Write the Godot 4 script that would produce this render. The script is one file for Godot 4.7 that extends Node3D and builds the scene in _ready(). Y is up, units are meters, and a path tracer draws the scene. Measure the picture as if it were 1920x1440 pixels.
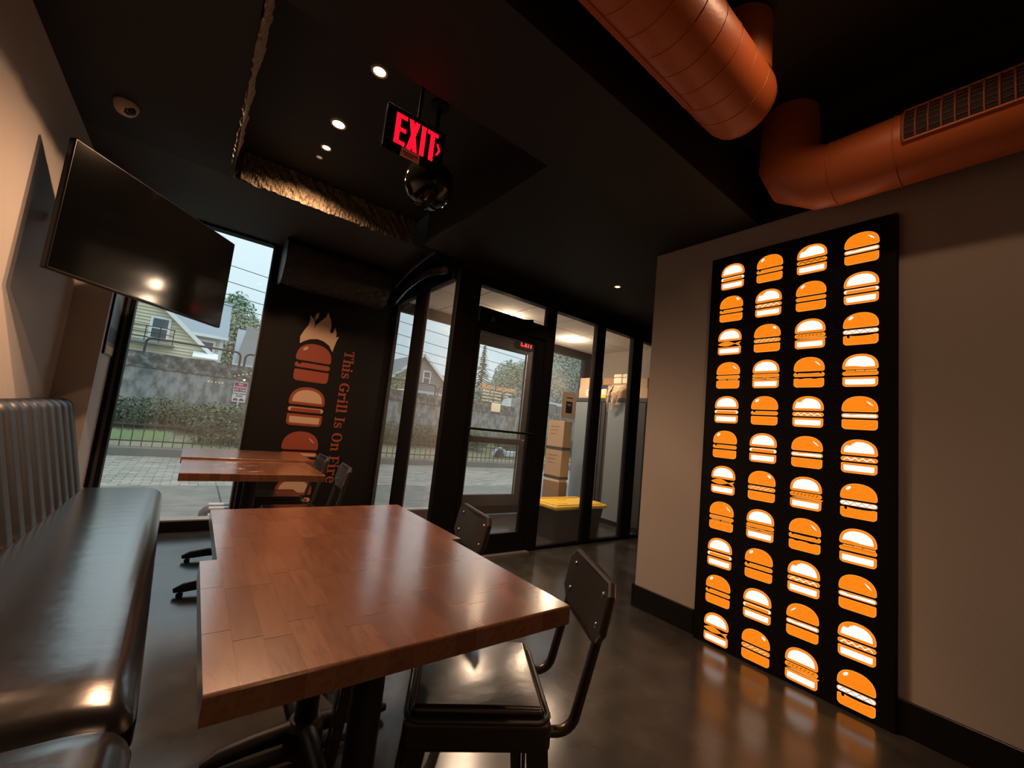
extends Node3D
# A small grill room on a rainy day: banquette, butcher-block tables, lit burger panel, glass vestibule and the street behind it.

func _ready() -> void:
	var cam := Camera3D.new()
	cam.name = "camera"
	cam.fov = 85.852
	cam.near = 0.05
	cam.far = 200.0
	cam.position = Vector3(0, 1.1631, 0)
	cam.rotation = Vector3(0.1085, -0.6464, 0.1045)
	add_child(cam)
	cam.current = true
	var env := Environment.new()
	var sky := ProceduralSkyMaterial.new()
	sky.sky_top_color = Color(1.07, 1.14, 1.16)
	sky.sky_horizon_color = lin(0.475, 0.635, 0.69)
	sky.ground_bottom_color = lin(0.12, 0.13, 0.13)
	sky.ground_horizon_color = lin(0.2, 0.22, 0.22)
	sky.sky_curve = 1.0
	sky.sun_angle_max = 0.1
	env.sky = Sky.new()
	env.sky.sky_material = sky
	env.background_mode = Environment.BG_SKY
	env.background_energy_multiplier = 1.4
	env.tonemap_mode = Environment.TONE_MAPPER_LINEAR
	env.tonemap_exposure = 1.0
	env.sdfgi_enabled = true
	env.ssao_enabled = true
	env.ssil_enabled = true
	var we := WorldEnvironment.new()
	we.name = "environment"
	we.environment = env
	add_child(we)
	materials()
	build_shell()
	build_dark_top()
	build_vestibule()
	build_furniture()
	build_panel()
	build_ducts()
	build_ceiling_things()
	build_street()

# ------------------------------------------------------------------ mesh builder
class Mb:
	var v := PackedVector3Array()
	var n := PackedVector3Array()
	var xf := Transform3D()
	func tri(a: Vector3, b: Vector3, c: Vector3, na: Vector3, nb: Vector3, nc: Vector3) -> void:
		a = xf * a; b = xf * b; c = xf * c
		na = (xf.basis * na).normalized(); nb = (xf.basis * nb).normalized(); nc = (xf.basis * nc).normalized()
		if (b - a).cross(c - a).dot(na + nb + nc) > 0.0:
			v.append_array(PackedVector3Array([a, c, b])); n.append_array(PackedVector3Array([na, nc, nb]))
		else:
			v.append_array(PackedVector3Array([a, b, c])); n.append_array(PackedVector3Array([na, nb, nc]))
	func quad(a: Vector3, b: Vector3, c: Vector3, d: Vector3, h: Vector3) -> void:
		var m := (c - a).cross(d - b)
		if m.length() < 1e-12: m = h
		m = m.normalized()
		if m.dot(h) < 0.0: m = -m
		tri(a, b, c, m, m, m); tri(a, c, d, m, m, m)
	func squad(a: Vector3, b: Vector3, c: Vector3, d: Vector3, na: Vector3, nb: Vector3, nc: Vector3, nd: Vector3) -> void:
		tri(a, b, c, na, nb, nc); tri(a, c, d, na, nc, nd)
	func _p(h: Vector3, b: float, ax: int, s: Vector3) -> Vector3:
		var r := Vector3(s.x * (h.x - b), s.y * (h.y - b), s.z * (h.z - b))
		r[ax] = s[ax] * h[ax]
		return r
	func box(c: Vector3, s: Vector3, b := 0.0) -> void:
		var h := s * 0.5
		for ax in 3:
			var u := (ax + 1) % 3
			var w := (ax + 2) % 3
			for sg in [-1.0, 1.0]:
				var q := []
				for k in [[-1, -1], [1, -1], [1, 1], [-1, 1]]:
					var t := Vector3()
					t[ax] = sg; t[u] = k[0]; t[w] = k[1]
					q.append(c + _p(h, b, ax, t))
				var e := Vector3(); e[ax] = sg
				quad(q[0], q[1], q[2], q[3], e)
		if b <= 0.0: return
		for ax in 3:
			var u := (ax + 1) % 3
			var w := (ax + 2) % 3
			for su in [-1.0, 1.0]:
				for sw in [-1.0, 1.0]:
					var t0 := Vector3(); t0[u] = su; t0[w] = sw; t0[ax] = -1
					var t1 := t0; t1[ax] = 1
					var e := Vector3(); e[u] = su; e[w] = sw
					quad(c + _p(h, b, u, t0), c + _p(h, b, u, t1), c + _p(h, b, w, t1), c + _p(h, b, w, t0), e)
		for sx in [-1.0, 1.0]:
			for sy in [-1.0, 1.0]:
				for sz in [-1.0, 1.0]:
					var t := Vector3(sx, sy, sz)
					var m := t.normalized()
					tri(c + _p(h, b, 0, t), c + _p(h, b, 1, t), c + _p(h, b, 2, t), m, m, m)
	func mm(lo: Vector3, hi: Vector3, b := 0.0) -> void:
		box((lo + hi) * 0.5, hi - lo, b)
	func beam(a: Vector3, b: Vector3, wa: Vector2, wb: Vector2, side: Vector3) -> void:
		var d := (b - a).normalized()
		var s := (side - d * side.dot(d)).normalized()
		var t := d.cross(s)
		var A := []; var B := []
		for k in [[-1, -1], [1, -1], [1, 1], [-1, 1]]:
			A.append(a + s * wa.x * 0.5 * k[0] + t * wa.y * 0.5 * k[1])
			B.append(b + s * wb.x * 0.5 * k[0] + t * wb.y * 0.5 * k[1])
		quad(A[0], A[1], A[2], A[3], -d); quad(B[0], B[1], B[2], B[3], d)
		for k in 4:
			var l := (k + 1) % 4
			quad(A[k], A[l], B[l], B[k], (A[k] + A[l]) * 0.5 - a)
	func tube(pts: Array, r: float, seg := 10, taper := []) -> void:
		var t0: Vector3 = (pts[1] - pts[0]).normalized()
		var s := t0.cross(Vector3.UP)
		if s.length() < 0.05: s = t0.cross(Vector3.RIGHT)
		s = s.normalized()
		var rings := []; var norms := []
		for i in pts.size():
			var d: Vector3
			if i == 0: d = t0
			elif i == pts.size() - 1: d = (pts[i] - pts[i - 1]).normalized()
			else: d = ((pts[i] - pts[i - 1]).normalized() + (pts[i + 1] - pts[i]).normalized()).normalized()
			s = (s - d * s.dot(d)).normalized()
			var t := d.cross(s)
			var rr: float = r * (taper[i] if taper.size() else 1.0)
			var ring := []; var nn := []
			for k in seg:
				var a := TAU * k / seg
				var e := s * cos(a) + t * sin(a)
				ring.append(pts[i] + e * rr); nn.append(e)
			rings.append(ring); norms.append(nn)
		for i in pts.size() - 1:
			for k in seg:
				var l := (k + 1) % seg
				squad(rings[i][k], rings[i][l], rings[i + 1][l], rings[i + 1][k], norms[i][k], norms[i][l], norms[i + 1][l], norms[i + 1][k])
		for e in [0, pts.size() - 1]:
			var m: Vector3 = -t0 if e == 0 else (pts[e] - pts[e - 1]).normalized()
			for k in seg: tri(pts[e], rings[e][k], rings[e][(k + 1) % seg], m, m, m)
	# profile of (radius, height) turned round y
	func lathe(prof: Array, seg := 24, smooth := false) -> void:
		var pn := []
		for i in prof.size() - 1:
			var d: Vector2 = prof[i + 1] - prof[i]
			pn.append(Vector2(d.y, -d.x).normalized())
		for i in prof.size() - 1:
			var n0: Vector2 = pn[i]; var n1: Vector2 = pn[i]
			if smooth:
				if i > 0: n0 = (pn[i] + pn[i - 1]).normalized()
				if i < pn.size() - 1: n1 = (pn[i] + pn[i + 1]).normalized()
			for k in seg:
				var a := TAU * k / seg
				var b := TAU * (k + 1) / seg
				var ca := Vector3(cos(a), 0, sin(a)); var cb := Vector3(cos(b), 0, sin(b))
				var p: Vector2 = prof[i]; var q: Vector2 = prof[i + 1]
				var up := Vector3.UP
				squad(ca * p.x + up * p.y, cb * p.x + up * p.y, cb * q.x + up * q.y, ca * q.x + up * q.y, ca * n0.x + up * n0.y, cb * n0.x + up * n0.y, cb * n1.x + up * n1.y, ca * n1.x + up * n1.y)
	# polygon in xy extruded from z0 to z1
	func prism(poly: PackedVector2Array, z0: float, z1: float, back := true) -> void:
		var ix := Geometry2D.triangulate_polygon(poly)
		for k in range(0, ix.size(), 3):
			var a := poly[ix[k]]; var b := poly[ix[k + 1]]; var c := poly[ix[k + 2]]
			var f := Vector3(0, 0, 1)
			tri(Vector3(a.x, a.y, z1), Vector3(b.x, b.y, z1), Vector3(c.x, c.y, z1), f, f, f)
			if back: tri(Vector3(a.x, a.y, z0), Vector3(b.x, b.y, z0), Vector3(c.x, c.y, z0), -f, -f, -f)
		var ccw := not Geometry2D.is_polygon_clockwise(poly)
		for k in poly.size():
			var a := poly[k]; var b := poly[(k + 1) % poly.size()]
			var m := Vector3(b.y - a.y, a.x - b.x, 0) * (1.0 if ccw else -1.0)
			if m.length() > 1e-9: quad(Vector3(a.x, a.y, z0), Vector3(b.x, b.y, z0), Vector3(b.x, b.y, z1), Vector3(a.x, a.y, z1), m)
	# soft box: rounded by r, its top raised by crown
	func pillow(c: Vector3, s: Vector3, r: float, crown := 0.0, seg := 5, mid := 8) -> void:
		var h := s * 0.5
		var lists := []
		for ax in 3:
			var l := []
			for k in seg + 1: l.append(-h[ax] + r * (1.0 - cos(PI * 0.5 * k / seg)) if false else -h[ax] + r * (1.0 - tan(PI * 0.25 * (1.0 - float(k) / seg))))
			for k in range(1, mid): l.append(-h[ax] + r + (2 * h[ax] - 2 * r) * k / mid)
			for k in seg + 1: l.append(h[ax] - r * (1.0 - tan(PI * 0.25 * float(k) / seg)))
			lists.append(l)
		for ax in 3:
			var u := (ax + 1) % 3
			var w := (ax + 2) % 3
			for sg in [-1.0, 1.0]:
				var P := []; var N := []
				for iu in lists[u].size():
					var row := []; var nrow := []
					for iw in lists[w].size():
						var p := Vector3()
						p[ax] = sg * h[ax]; p[u] = lists[u][iu]; p[w] = lists[w][iw]
						var q := Vector3(clampf(p.x, -h.x + r, h.x - r), clampf(p.y, -h.y + r, h.y - r), clampf(p.z, -h.z + r, h.z - r))
						var d := (p - q).normalized()
						var o := q + d * r
						var nn := d
						if crown > 0.0 and o.y > 0.0:
							var fx := o.x / h.x; var fz := o.z / h.z
							o.y += crown * (1 - fx * fx) * (1 - fz * fz) * clampf(o.y / h.y, 0, 1)
							if d.y > 0.5: nn = (d + Vector3(2 * crown * fx / h.x * (1 - fz * fz), 0, 2 * crown * fz / h.z * (1 - fx * fx))).normalized()
						row.append(c + o); nrow.append(nn)
					P.append(row); N.append(nrow)
				for i in P.size() - 1:
					for j in P[0].size() - 1:
						squad(P[i][j], P[i + 1][j], P[i + 1][j + 1], P[i][j + 1], N[i][j], N[i + 1][j], N[i + 1][j + 1], N[i][j + 1])
	# smooth surface through a grid of points, seen from the side of hint
	func sheet(P: Array, hint: Vector3) -> void:
		var N := []
		for i in P.size():
			var row := []
			for j in P[0].size():
				var a: Vector3 = P[mini(i + 1, P.size() - 1)][j] - P[maxi(i - 1, 0)][j]
				var b: Vector3 = P[i][mini(j + 1, P[0].size() - 1)] - P[i][maxi(j - 1, 0)]
				var m := a.cross(b).normalized()
				row.append(m if m.dot(hint) >= 0 else -m)
			N.append(row)
		for i in P.size() - 1:
			for j in P[0].size() - 1:
				squad(P[i][j], P[i + 1][j], P[i + 1][j + 1], P[i][j + 1], N[i][j], N[i + 1][j], N[i + 1][j + 1], N[i][j + 1])
	func onto(am: ArrayMesh, m: Material) -> void:
		var a := []
		a.resize(Mesh.ARRAY_MAX)
		a[Mesh.ARRAY_VERTEX] = v; a[Mesh.ARRAY_NORMAL] = n
		am.add_surface_from_arrays(Mesh.PRIMITIVE_TRIANGLES, a)
		am.surface_set_material(am.get_surface_count() - 1, m)
	func mesh(m: Material) -> ArrayMesh:
		var a := []
		a.resize(Mesh.ARRAY_MAX)
		a[Mesh.ARRAY_VERTEX] = v; a[Mesh.ARRAY_NORMAL] = n
		var am := ArrayMesh.new()
		am.add_surface_from_arrays(Mesh.PRIMITIVE_TRIANGLES, a)
		am.surface_set_material(0, m)
		return am

# ------------------------------------------------------------------ objects
var used := {}
func numbered(called: String) -> String:
	if not used.has(called):
		used[called] = 0
		return called
	used[called] += 1
	return "%s_%03d" % [called, used[called]]

func named(called: String, parent: Node) -> String:
	if parent == self: return numbered(called)
	var nm := called
	var k := 0
	while parent.has_node(nm):
		k += 1
		nm = "%s_%03d" % [called, k]
	return nm

func put(called: String, am: Mesh, m: Material, parent: Node = self) -> MeshInstance3D:
	var o := MeshInstance3D.new()
	o.mesh = am
	if m: o.material_override = m
	o.cast_shadow = GeometryInstance3D.SHADOW_CASTING_SETTING_ON
	o.name = named(called, parent)
	parent.add_child(o, true)
	return o

func obj(called: String, mb: Mb, m: Material, parent: Node = self) -> MeshInstance3D:
	return put(called, mb.mesh(m), null, parent)

func tag(o: Node, label: String, category: String, group := "") -> Node:
	o.set_meta("label", label); o.set_meta("category", category)
	if group: o.set_meta("group", group)
	return o

func thing(called: String, label: String, category: String, at := Vector3.ZERO, turn := 0.0, group := "") -> Node3D:
	var o := Node3D.new()
	o.name = numbered(called)
	add_child(o, true)
	o.position = at
	o.rotation.y = turn
	tag(o, label, category, group)
	return o

func struct(called: String, mb: Mb, m: Material, parent: Node = self) -> MeshInstance3D:
	var o := obj(called, mb, m, parent)
	if parent == self: o.set_meta("kind", "structure")
	return o

func shell(called: String) -> Node3D:
	var o := Node3D.new()
	o.name = numbered(called)
	add_child(o, true)
	o.set_meta("kind", "structure")
	return o

func cube(called: String, lo: Vector3, hi: Vector3, m: Material, parent: Node = self, b := 0.0) -> MeshInstance3D:
	var mb := Mb.new()
	mb.mm(lo, hi, b)
	return struct(called, mb, m, parent) if parent == self else obj(called, mb, m, parent)

func dup(root: Node3D, at: Vector3, turn: float, label: String, group := "") -> Node3D:
	var r: Node3D = root.duplicate()
	var base := str(root.name)
	r.name = numbered(base)
	add_child(r, true)
	r.position = at
	r.rotation.y = turn
	r.set_meta("label", label)
	if group: r.set_meta("group", group)
	return r

# ------------------------------------------------------------------ materials
var M := {}
func lin(r: float, g: float, b: float) -> Color:
	return Color(r, g, b).linear_to_srgb()

func mat(key: String, c: Color, rough: float, metal := 0.0) -> StandardMaterial3D:
	var m := StandardMaterial3D.new()
	m.resource_name = key
	m.albedo_color = c
	m.roughness = rough
	m.metallic = metal
	M[key] = m
	return m

func noise(freq: float, octaves := 4, seed_ := 1, size := 512, type := FastNoiseLite.TYPE_SIMPLEX_SMOOTH) -> FastNoiseLite:
	var f := FastNoiseLite.new()
	f.noise_type = type
	f.frequency = freq
	f.seed = seed_
	f.fractal_octaves = octaves
	return f

func ntex(f: FastNoiseLite, stops: Array, size := 512) -> NoiseTexture2D:
	var t := NoiseTexture2D.new()
	t.width = size; t.height = size
	t.seamless = true
	t.noise = f
	if stops.size():
		var g := Gradient.new()
		var off := PackedFloat32Array(); var col := PackedColorArray()
		for s in stops:
			off.append(s[0]); col.append(s[1])
		g.offsets = off; g.colors = col
		t.color_ramp = g
	return t

func grey(x: float) -> Color:
	return Color(x, x, x)

func tri_map(m: StandardMaterial3D, scale: Vector3, world := true) -> void:
	m.uv1_triplanar = true
	m.uv1_world_triplanar = world
	m.uv1_scale = scale

func bump(m: StandardMaterial3D, t: Texture2D, cm: float) -> void:
	m.heightmap_enabled = true
	m.heightmap_texture = t
	m.heightmap_scale = cm

func glow(key: String, c: Color, e: float) -> StandardMaterial3D:
	var m := mat(key, Color.BLACK, 0.6)
	m.emission_enabled = true
	m.emission = c
	m.emission_energy_multiplier = e
	return m

func materials() -> void:
	var fine := ntex(noise(0.05, 3, 3), [], 256)
	var m := mat("wall_paint", lin(0.40, 0.37, 0.34), 0.8)
	tri_map(m, Vector3.ONE * 6.0); bump(m, fine, 0.03)
	m = mat("black_paint", lin(0.0075, 0.0073, 0.0071), 0.68)
	tri_map(m, Vector3.ONE * 5.0); bump(m, fine, 0.05)
	m = mat("soffit_paint", lin(0.03, 0.03, 0.029), 0.7)
	tri_map(m, Vector3.ONE * 5.0); bump(m, fine, 0.05)
	mat("column_paint", lin(0.004, 0.0034, 0.0032), 0.65).metallic_specular = 0.3
	m = mat("black_foil", lin(0.03, 0.028, 0.025), 0.38)
	tri_map(m, Vector3(3.0, 9.0, 3.0)); bump(m, ntex(noise(0.02, 5, 9), [], 512), 2.0)
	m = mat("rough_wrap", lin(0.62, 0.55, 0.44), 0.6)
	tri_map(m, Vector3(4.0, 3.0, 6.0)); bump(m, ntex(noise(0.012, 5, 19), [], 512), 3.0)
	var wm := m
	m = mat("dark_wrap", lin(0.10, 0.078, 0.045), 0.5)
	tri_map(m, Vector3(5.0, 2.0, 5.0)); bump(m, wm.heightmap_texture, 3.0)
	m = mat("concrete_floor", lin(1, 1, 1), 0.23)
	m.albedo_texture = ntex(noise(0.008, 6, 5), [[0.0, lin(0.028, 0.0275, 0.026)], [0.5, lin(0.040, 0.0395, 0.037)], [1.0, lin(0.058, 0.057, 0.053)]], 1024)
	m.roughness_texture = ntex(noise(0.014, 4, 6), [[0.0, grey(0.75)], [1.0, grey(1.0)]], 512)
	tri_map(m, Vector3.ONE * 0.55)
	m.metallic_specular = 0.58
	m = mat("vinyl", lin(0.009, 0.009, 0.0105), 0.26)
	tri_map(m, Vector3(1.3, 1.3, 2.2)); bump(m, ntex(noise(0.008, 5, 8), [], 512), 0.12)
	m.metallic_specular = 0.8
	m.clearcoat_enabled = true; m.clearcoat = 1.0; m.clearcoat_roughness = 0.2
	m = mat("vinyl_soft", lin(0.011, 0.011, 0.0125), 0.46)
	m.metallic_specular = 0.75
	m = mat("steel", lin(0.085, 0.08, 0.07), 0.34, 0.75)
	m = mat("cast_iron", lin(0.012, 0.012, 0.012), 0.5)
	mat("frame", lin(0.006, 0.006, 0.006), 0.5).metallic_specular = 0.25
	mat("sill_metal", lin(0.30, 0.32, 0.33), 0.35, 0.5)
	mat("plastic_black", lin(0.006, 0.006, 0.006), 0.3)
	m = mat("gloss_black", lin(0.004, 0.004, 0.004), 0.06)
	m = mat("sign_black", lin(0.003, 0.003, 0.003), 0.9)
	m.metallic_specular = 0.1
	m = mat("tv_screen", lin(0.002, 0.002, 0.002), 0.1)
	m = mat("panel_black", lin(0.005, 0.0045, 0.0045), 0.6)
	m.metallic_specular = 0.25
	mat("chrome", lin(0.6, 0.58, 0.55), 0.2, 1.0)
	m = mat("duct_paint", lin(0.46, 0.115, 0.03), 0.42)
	tri_map(m, Vector3.ONE * 5.0); bump(m, fine, 0.04)
	mat("grille_dark", lin(0.010, 0.004, 0.003), 0.8)
	mat("grille_paint", lin(0.20, 0.055, 0.02), 0.6)
	var grain := noise(0.01, 5, 31)
	for k in 5:
		var tone: Array = [[0.228, 0.094, 0.045], [0.205, 0.081, 0.038], [0.252, 0.107, 0.053], [0.182, 0.069, 0.031], [0.217, 0.088, 0.041]][k]
		m = mat("stave_%d" % k, lin(tone[0], tone[1], tone[2]), 0.24)
		m.albedo_texture = ntex(noise(0.012, 5, 31), [[0.0, grey(0.82)], [0.5, grey(0.96)], [1.0, grey(1.0)]], 512) if k == 0 else M["stave_0"].albedo_texture
		tri_map(m, Vector3(9.0, 9.0, 1.6)); m.uv1_offset = Vector3(0.13 * k, 0.0, 0.37 * k)
		m.heightmap_enabled = true
		m.heightmap_texture = m.albedo_texture
		m.heightmap_scale = 0.05
		m.clearcoat_enabled = true; m.clearcoat = 1.0; m.clearcoat_roughness = 0.17
		m.metallic_specular = 0.72
	m = mat("glass", Color(1, 1, 1, 0.04), 0.0)
	m.transparency = BaseMaterial3D.TRANSPARENCY_ALPHA
	m = mat("smoke_globe", lin(0.004, 0.0038, 0.0036), 0.05)
	# glowing things
	glow("icon_rim", lin(1.0, 0.36, 0.055), 1.0)
	glow("icon_orange", lin(1.0, 0.235, 0.006), 1.0)
	glow("icon_white", lin(1.0, 0.93, 0.86), 1.1)
	mat("icon_line", lin(0.05, 0.012, 0.004), 0.5)
	mat("print_rim", lin(0.19, 0.045, 0.018), 0.6)
	mat("print_orange", lin(0.21, 0.038, 0.013), 0.6)
	mat("print_white", lin(0.42, 0.29, 0.20), 0.6)
	mat("print_line", lin(0.02, 0.006, 0.004), 0.6)
	glow("exit_red", lin(1.0, 0.006, 0.03), 1.1)
	glow("lamp_warm", lin(1.0, 0.74, 0.45), 3.0)
	glow("lamp_hot", lin(1.0, 0.80, 0.55), 12.0)
	glow("lamp_dim", lin(1.0, 0.72, 0.5), 0.35)
	glow("bulb", lin(1.0, 0.55, 0.16), 9.0)
	mat("white_plastic", lin(0.5, 0.42, 0.34), 0.5)
	mat("ring_metal", lin(0.5, 0.42, 0.33), 0.35, 0.3)
	# vestibule
	m = mat("tile_white", lin(0.80, 0.78, 0.75), 0.9)
	tri_map(m, Vector3.ONE * 3.0); bump(m, fine, 0.05)
	mat("tile_grid", lin(0.34, 0.33, 0.31), 0.6)
	mat("cabinet_grey", lin(0.19, 0.235, 0.265), 0.45)
	mat("cabinet_dark", lin(0.035, 0.037, 0.04), 0.5)
	m = mat("cardboard", lin(0.52, 0.38, 0.255), 0.85)
	mat("cardboard_dark", lin(0.33, 0.205, 0.12), 0.85)
	mat("tape_dark", lin(0.06, 0.045, 0.04), 0.6)
	mat("paper", lin(0.72, 0.66, 0.58), 0.8)
	mat("paper_cool", lin(0.62, 0.72, 0.72), 0.8)
	mat("ink", lin(0.02, 0.018, 0.02), 0.7)
	mat("ink_purple", lin(0.03, 0.025, 0.06), 0.7)
	mat("bin_yellow", lin(0.88, 0.58, 0.05), 0.4)
	mat("bin_black", lin(0.007, 0.007, 0.007), 0.6).metallic_specular = 0.25
	mat("foam", lin(0.85, 0.74, 0.60), 0.7)
	m = mat("plastic_film", Color(1.0, 0.93, 0.82, 0.4), 0.3)
	m.transparency = BaseMaterial3D.TRANSPARENCY_ALPHA
	mat("sign_purple", lin(0.02, 0.015, 0.04), 0.6)
	mat("door_letter", lin(0.60, 0.36, 0.20), 0.6)
	mat("door_letter_white", lin(0.55, 0.56, 0.5), 0.6)
	# street
	m = mat("sidewalk", lin(0.78, 0.78, 0.78), 0.45)
	m.albedo_texture = ntex(noise(0.01, 5, 41), [[0.0, lin(0.17, 0.17, 0.15)], [1.0, lin(0.30, 0.29, 0.26)]], 512)
	tri_map(m, Vector3.ONE * 0.5)
	mat("joint_sand", lin(0.14, 0.14, 0.125), 0.9)
	mat("paver_a", lin(0.31, 0.30, 0.265), 0.6)
	mat("paver_b", lin(0.26, 0.25, 0.215), 0.6)
	mat("paver_c", lin(0.36, 0.345, 0.30), 0.6)
	mat("kerb", lin(0.17, 0.17, 0.155), 0.7)
	m = mat("stained_concrete", lin(1, 1, 1), 0.8)
	m.albedo_texture = ntex(noise(0.012, 6, 51), [[0.0, lin(0.10, 0.115, 0.115)], [0.40, lin(0.22, 0.24, 0.235)], [0.6, lin(0.30, 0.325, 0.315)], [1.0, lin(0.40, 0.425, 0.415)]], 1024)
	tri_map(m, Vector3(0.40, 0.20, 0.40))
	m = mat("stained_coping", lin(1, 1, 1), 0.85)
	m.albedo_texture = ntex(noise(0.02, 5, 53), [[0.0, lin(0.04, 0.048, 0.048)], [0.45, lin(0.10, 0.115, 0.112)], [1.0, lin(0.34, 0.36, 0.35)]], 512)
	tri_map(m, Vector3(0.5, 0.5, 0.5))
	mat("rail_black", lin(0.03, 0.034, 0.037), 0.5)
	mat("picket", lin(0.055, 0.062, 0.056), 0.6)
	m = mat("bed_soil", lin(1, 1, 1), 0.95)
	m.albedo_texture = ntex(noise(0.02, 5, 61), [[0.0, lin(0.16, 0.15, 0.09)], [0.5, lin(0.32, 0.305, 0.20)], [1.0, lin(0.22, 0.25, 0.13)]], 512)
	tri_map(m, Vector3.ONE * 0.6)
	mat("leaf_hedge", lin(0.10, 0.15, 0.09), 0.7)
	mat("leaf_light", lin(0.26, 0.38, 0.17), 0.7)
	mat("leaf_tree", lin(0.30, 0.42, 0.30), 0.7)
	mat("leaf_conifer", lin(0.21, 0.33, 0.28), 0.7)
	mat("leaf_blue", lin(0.28, 0.45, 0.40), 0.7)
	mat("bark", lin(0.09, 0.075, 0.06), 0.9)
	mat("siding_yellow", lin(0.86, 0.82, 0.60), 0.8)
	mat("siding_grey", lin(0.36, 0.37, 0.375), 0.8)
	mat("trim_white", lin(0.9, 0.95, 0.94), 0.7)
	mat("roof_blue", lin(0.33, 0.40, 0.46), 0.8)
	mat("roof_grey", lin(0.24, 0.265, 0.28), 0.8)
	mat("pane_dark", lin(0.09, 0.11, 0.13), 0.25)
	mat("brick_red", lin(0.22, 0.12, 0.10), 0.85)
	mat("car_white", lin(0.55, 0.66, 0.72), 0.3)
	mat("car_dark", lin(0.03, 0.035, 0.04), 0.5)
	mat("sign_maroon", lin(0.35, 0.02, 0.09), 0.5)
	mat("sign_white", lin(0.70, 0.70, 0.70), 0.5)
	mat("print_blue", lin(0.20, 0.25, 0.30), 0.3)
	mat("strip_grey", lin(0.42, 0.43, 0.42), 0.7)
	mat("fabric_back", lin(0.02, 0.02, 0.02), 0.8)

# ------------------------------------------------------------------ lamps
func spot(parent: Node, at: Vector3, dir: Vector3, e: float, c: Color, angle := 62.0, size := 0.04) -> SpotLight3D:
	var l := SpotLight3D.new()
	l.name = "lamp_light"
	l.light_energy = e
	l.light_color = c
	l.spot_angle = angle
	l.spot_angle_attenuation = 0.6
	l.spot_range = 12.0
	l.spot_attenuation = 2.0
	l.light_size = size
	l.shadow_enabled = true
	parent.add_child(l, true)
	l.position = at
	l.basis = Basis.looking_at(dir, Vector3.FORWARD if absf(dir.normalized().y) > 0.9 else Vector3.UP)
	return l

const WARM := Color(1.0, 0.775, 0.60)

func downlight(label: String, at: Vector3, r: float, face: String, e: float, group := "", angle := 62.0) -> Node3D:
	var t := thing("downlight", label, "ceiling light", at, 0.0, group)
	var mb := Mb.new()
	mb.lathe([Vector2(r * 0.80, -0.001), Vector2(r * 0.86, -0.007), Vector2(r * 1.1, -0.008), Vector2(r * 1.18, -0.001)], 28)
	obj("trim_ring", mb, M.ring_metal, t)
	mb = Mb.new()
	mb.lathe([Vector2(r * 0.82, -0.001), Vector2(r * 0.80, -0.004), Vector2(0.0005, -0.0045)], 28)
	obj("lamp_lens", mb, M[face], t)
	if e > 0.0: spot(t, Vector3(0, -0.02, 0), Vector3.DOWN, e, WARM, angle, r)
	return t

# ------------------------------------------------------------------ burger pictures
func dome(w: float, y0: float, y1: float) -> PackedVector2Array:
	var p := PackedVector2Array()
	var h := w * 0.5
	var r := 0.07 * w
	for k in 5:
		var a := -PI * 0.5 + PI * 0.5 * k / 4.0
		p.append(Vector2(h - r + r * cos(a), y0 + r + r * sin(a)))
	for k in range(1, 20):
		var a := PI * k / 20.0
		p.append(Vector2(h * signf(cos(a)) * pow(absf(cos(a)), 0.92), y0 + r + (y1 - y0 - r) * pow(sin(a), 0.82)))
	for k in 5:
		var a := PI + PI * 0.5 * k / 4.0
		p.append(Vector2(-h + r + r * cos(a), y0 + r + r * sin(a)))
	return p

func rrect(x0: float, x1: float, y0: float, y1: float, rb: float, rt: float) -> PackedVector2Array:
	var p := PackedVector2Array()
	for c in [[x1 - rb, y0 + rb, rb, -PI * 0.5], [x1 - rt, y1 - rt, rt, 0.0], [x0 + rt, y1 - rt, rt, PI * 0.5], [x0 + rb, y0 + rb, rb, PI]]:
		for k in 6:
			var a: float = c[3] + PI * 0.5 * k / 5.0
			p.append(Vector2(c[0] + c[2] * cos(a), c[1] + c[2] * sin(a)))
	return p

func zig(x0: float, x1: float, y0: float, y1: float, nn: int, w: float) -> PackedVector2Array:
	var up := []; var dn := []
	for k in nn * 2 + 1:
		var x := lerpf(x0, x1, float(k) / (nn * 2))
		var y := y0 if k % 2 == 0 else y1
		up.append(Vector2(x, y + w)); dn.append(Vector2(x, y - w))
	dn.reverse()
	return PackedVector2Array(up + dn)

func oval(cx: float, cy: float, a: float, b: float, turn: float) -> PackedVector2Array:
	var p := PackedVector2Array()
	for k in 14:
		p.append(Vector2(cx, cy) + Vector2(a * cos(TAU * k / 14), b * sin(TAU * k / 14)).rotated(turn))
	return p

func arc_mark(cx: float, cy: float, r: float, a0: float, a1: float, w: float) -> PackedVector2Array:
	var p := PackedVector2Array()
	for k in 9:
		var a := lerpf(a0, a1, k / 8.0)
		p.append(Vector2(cx + r * cos(a), cy + r * 0.85 * sin(a)))
	for k in 9:
		var a := lerpf(a1, a0, k / 8.0)
		var q := r - w * sin(PI * k / 8.0)
		p.append(Vector2(cx + q * cos(a), cy + q * 0.85 * sin(a)))
	return p

func clip(polys: Array, cut: PackedVector2Array) -> Array:
	var out := []
	for p in polys: out += Geometry2D.clip_polygons(p, cut).filter(func(q): return not Geometry2D.is_polygon_clockwise(q))
	return out

func inset(polys: Array, d: float) -> Array:
	var out := []
	for p in polys: out += Geometry2D.offset_polygon(p, -d, Geometry2D.JOIN_ROUND)
	return out

var icon_cache := {}
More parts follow.
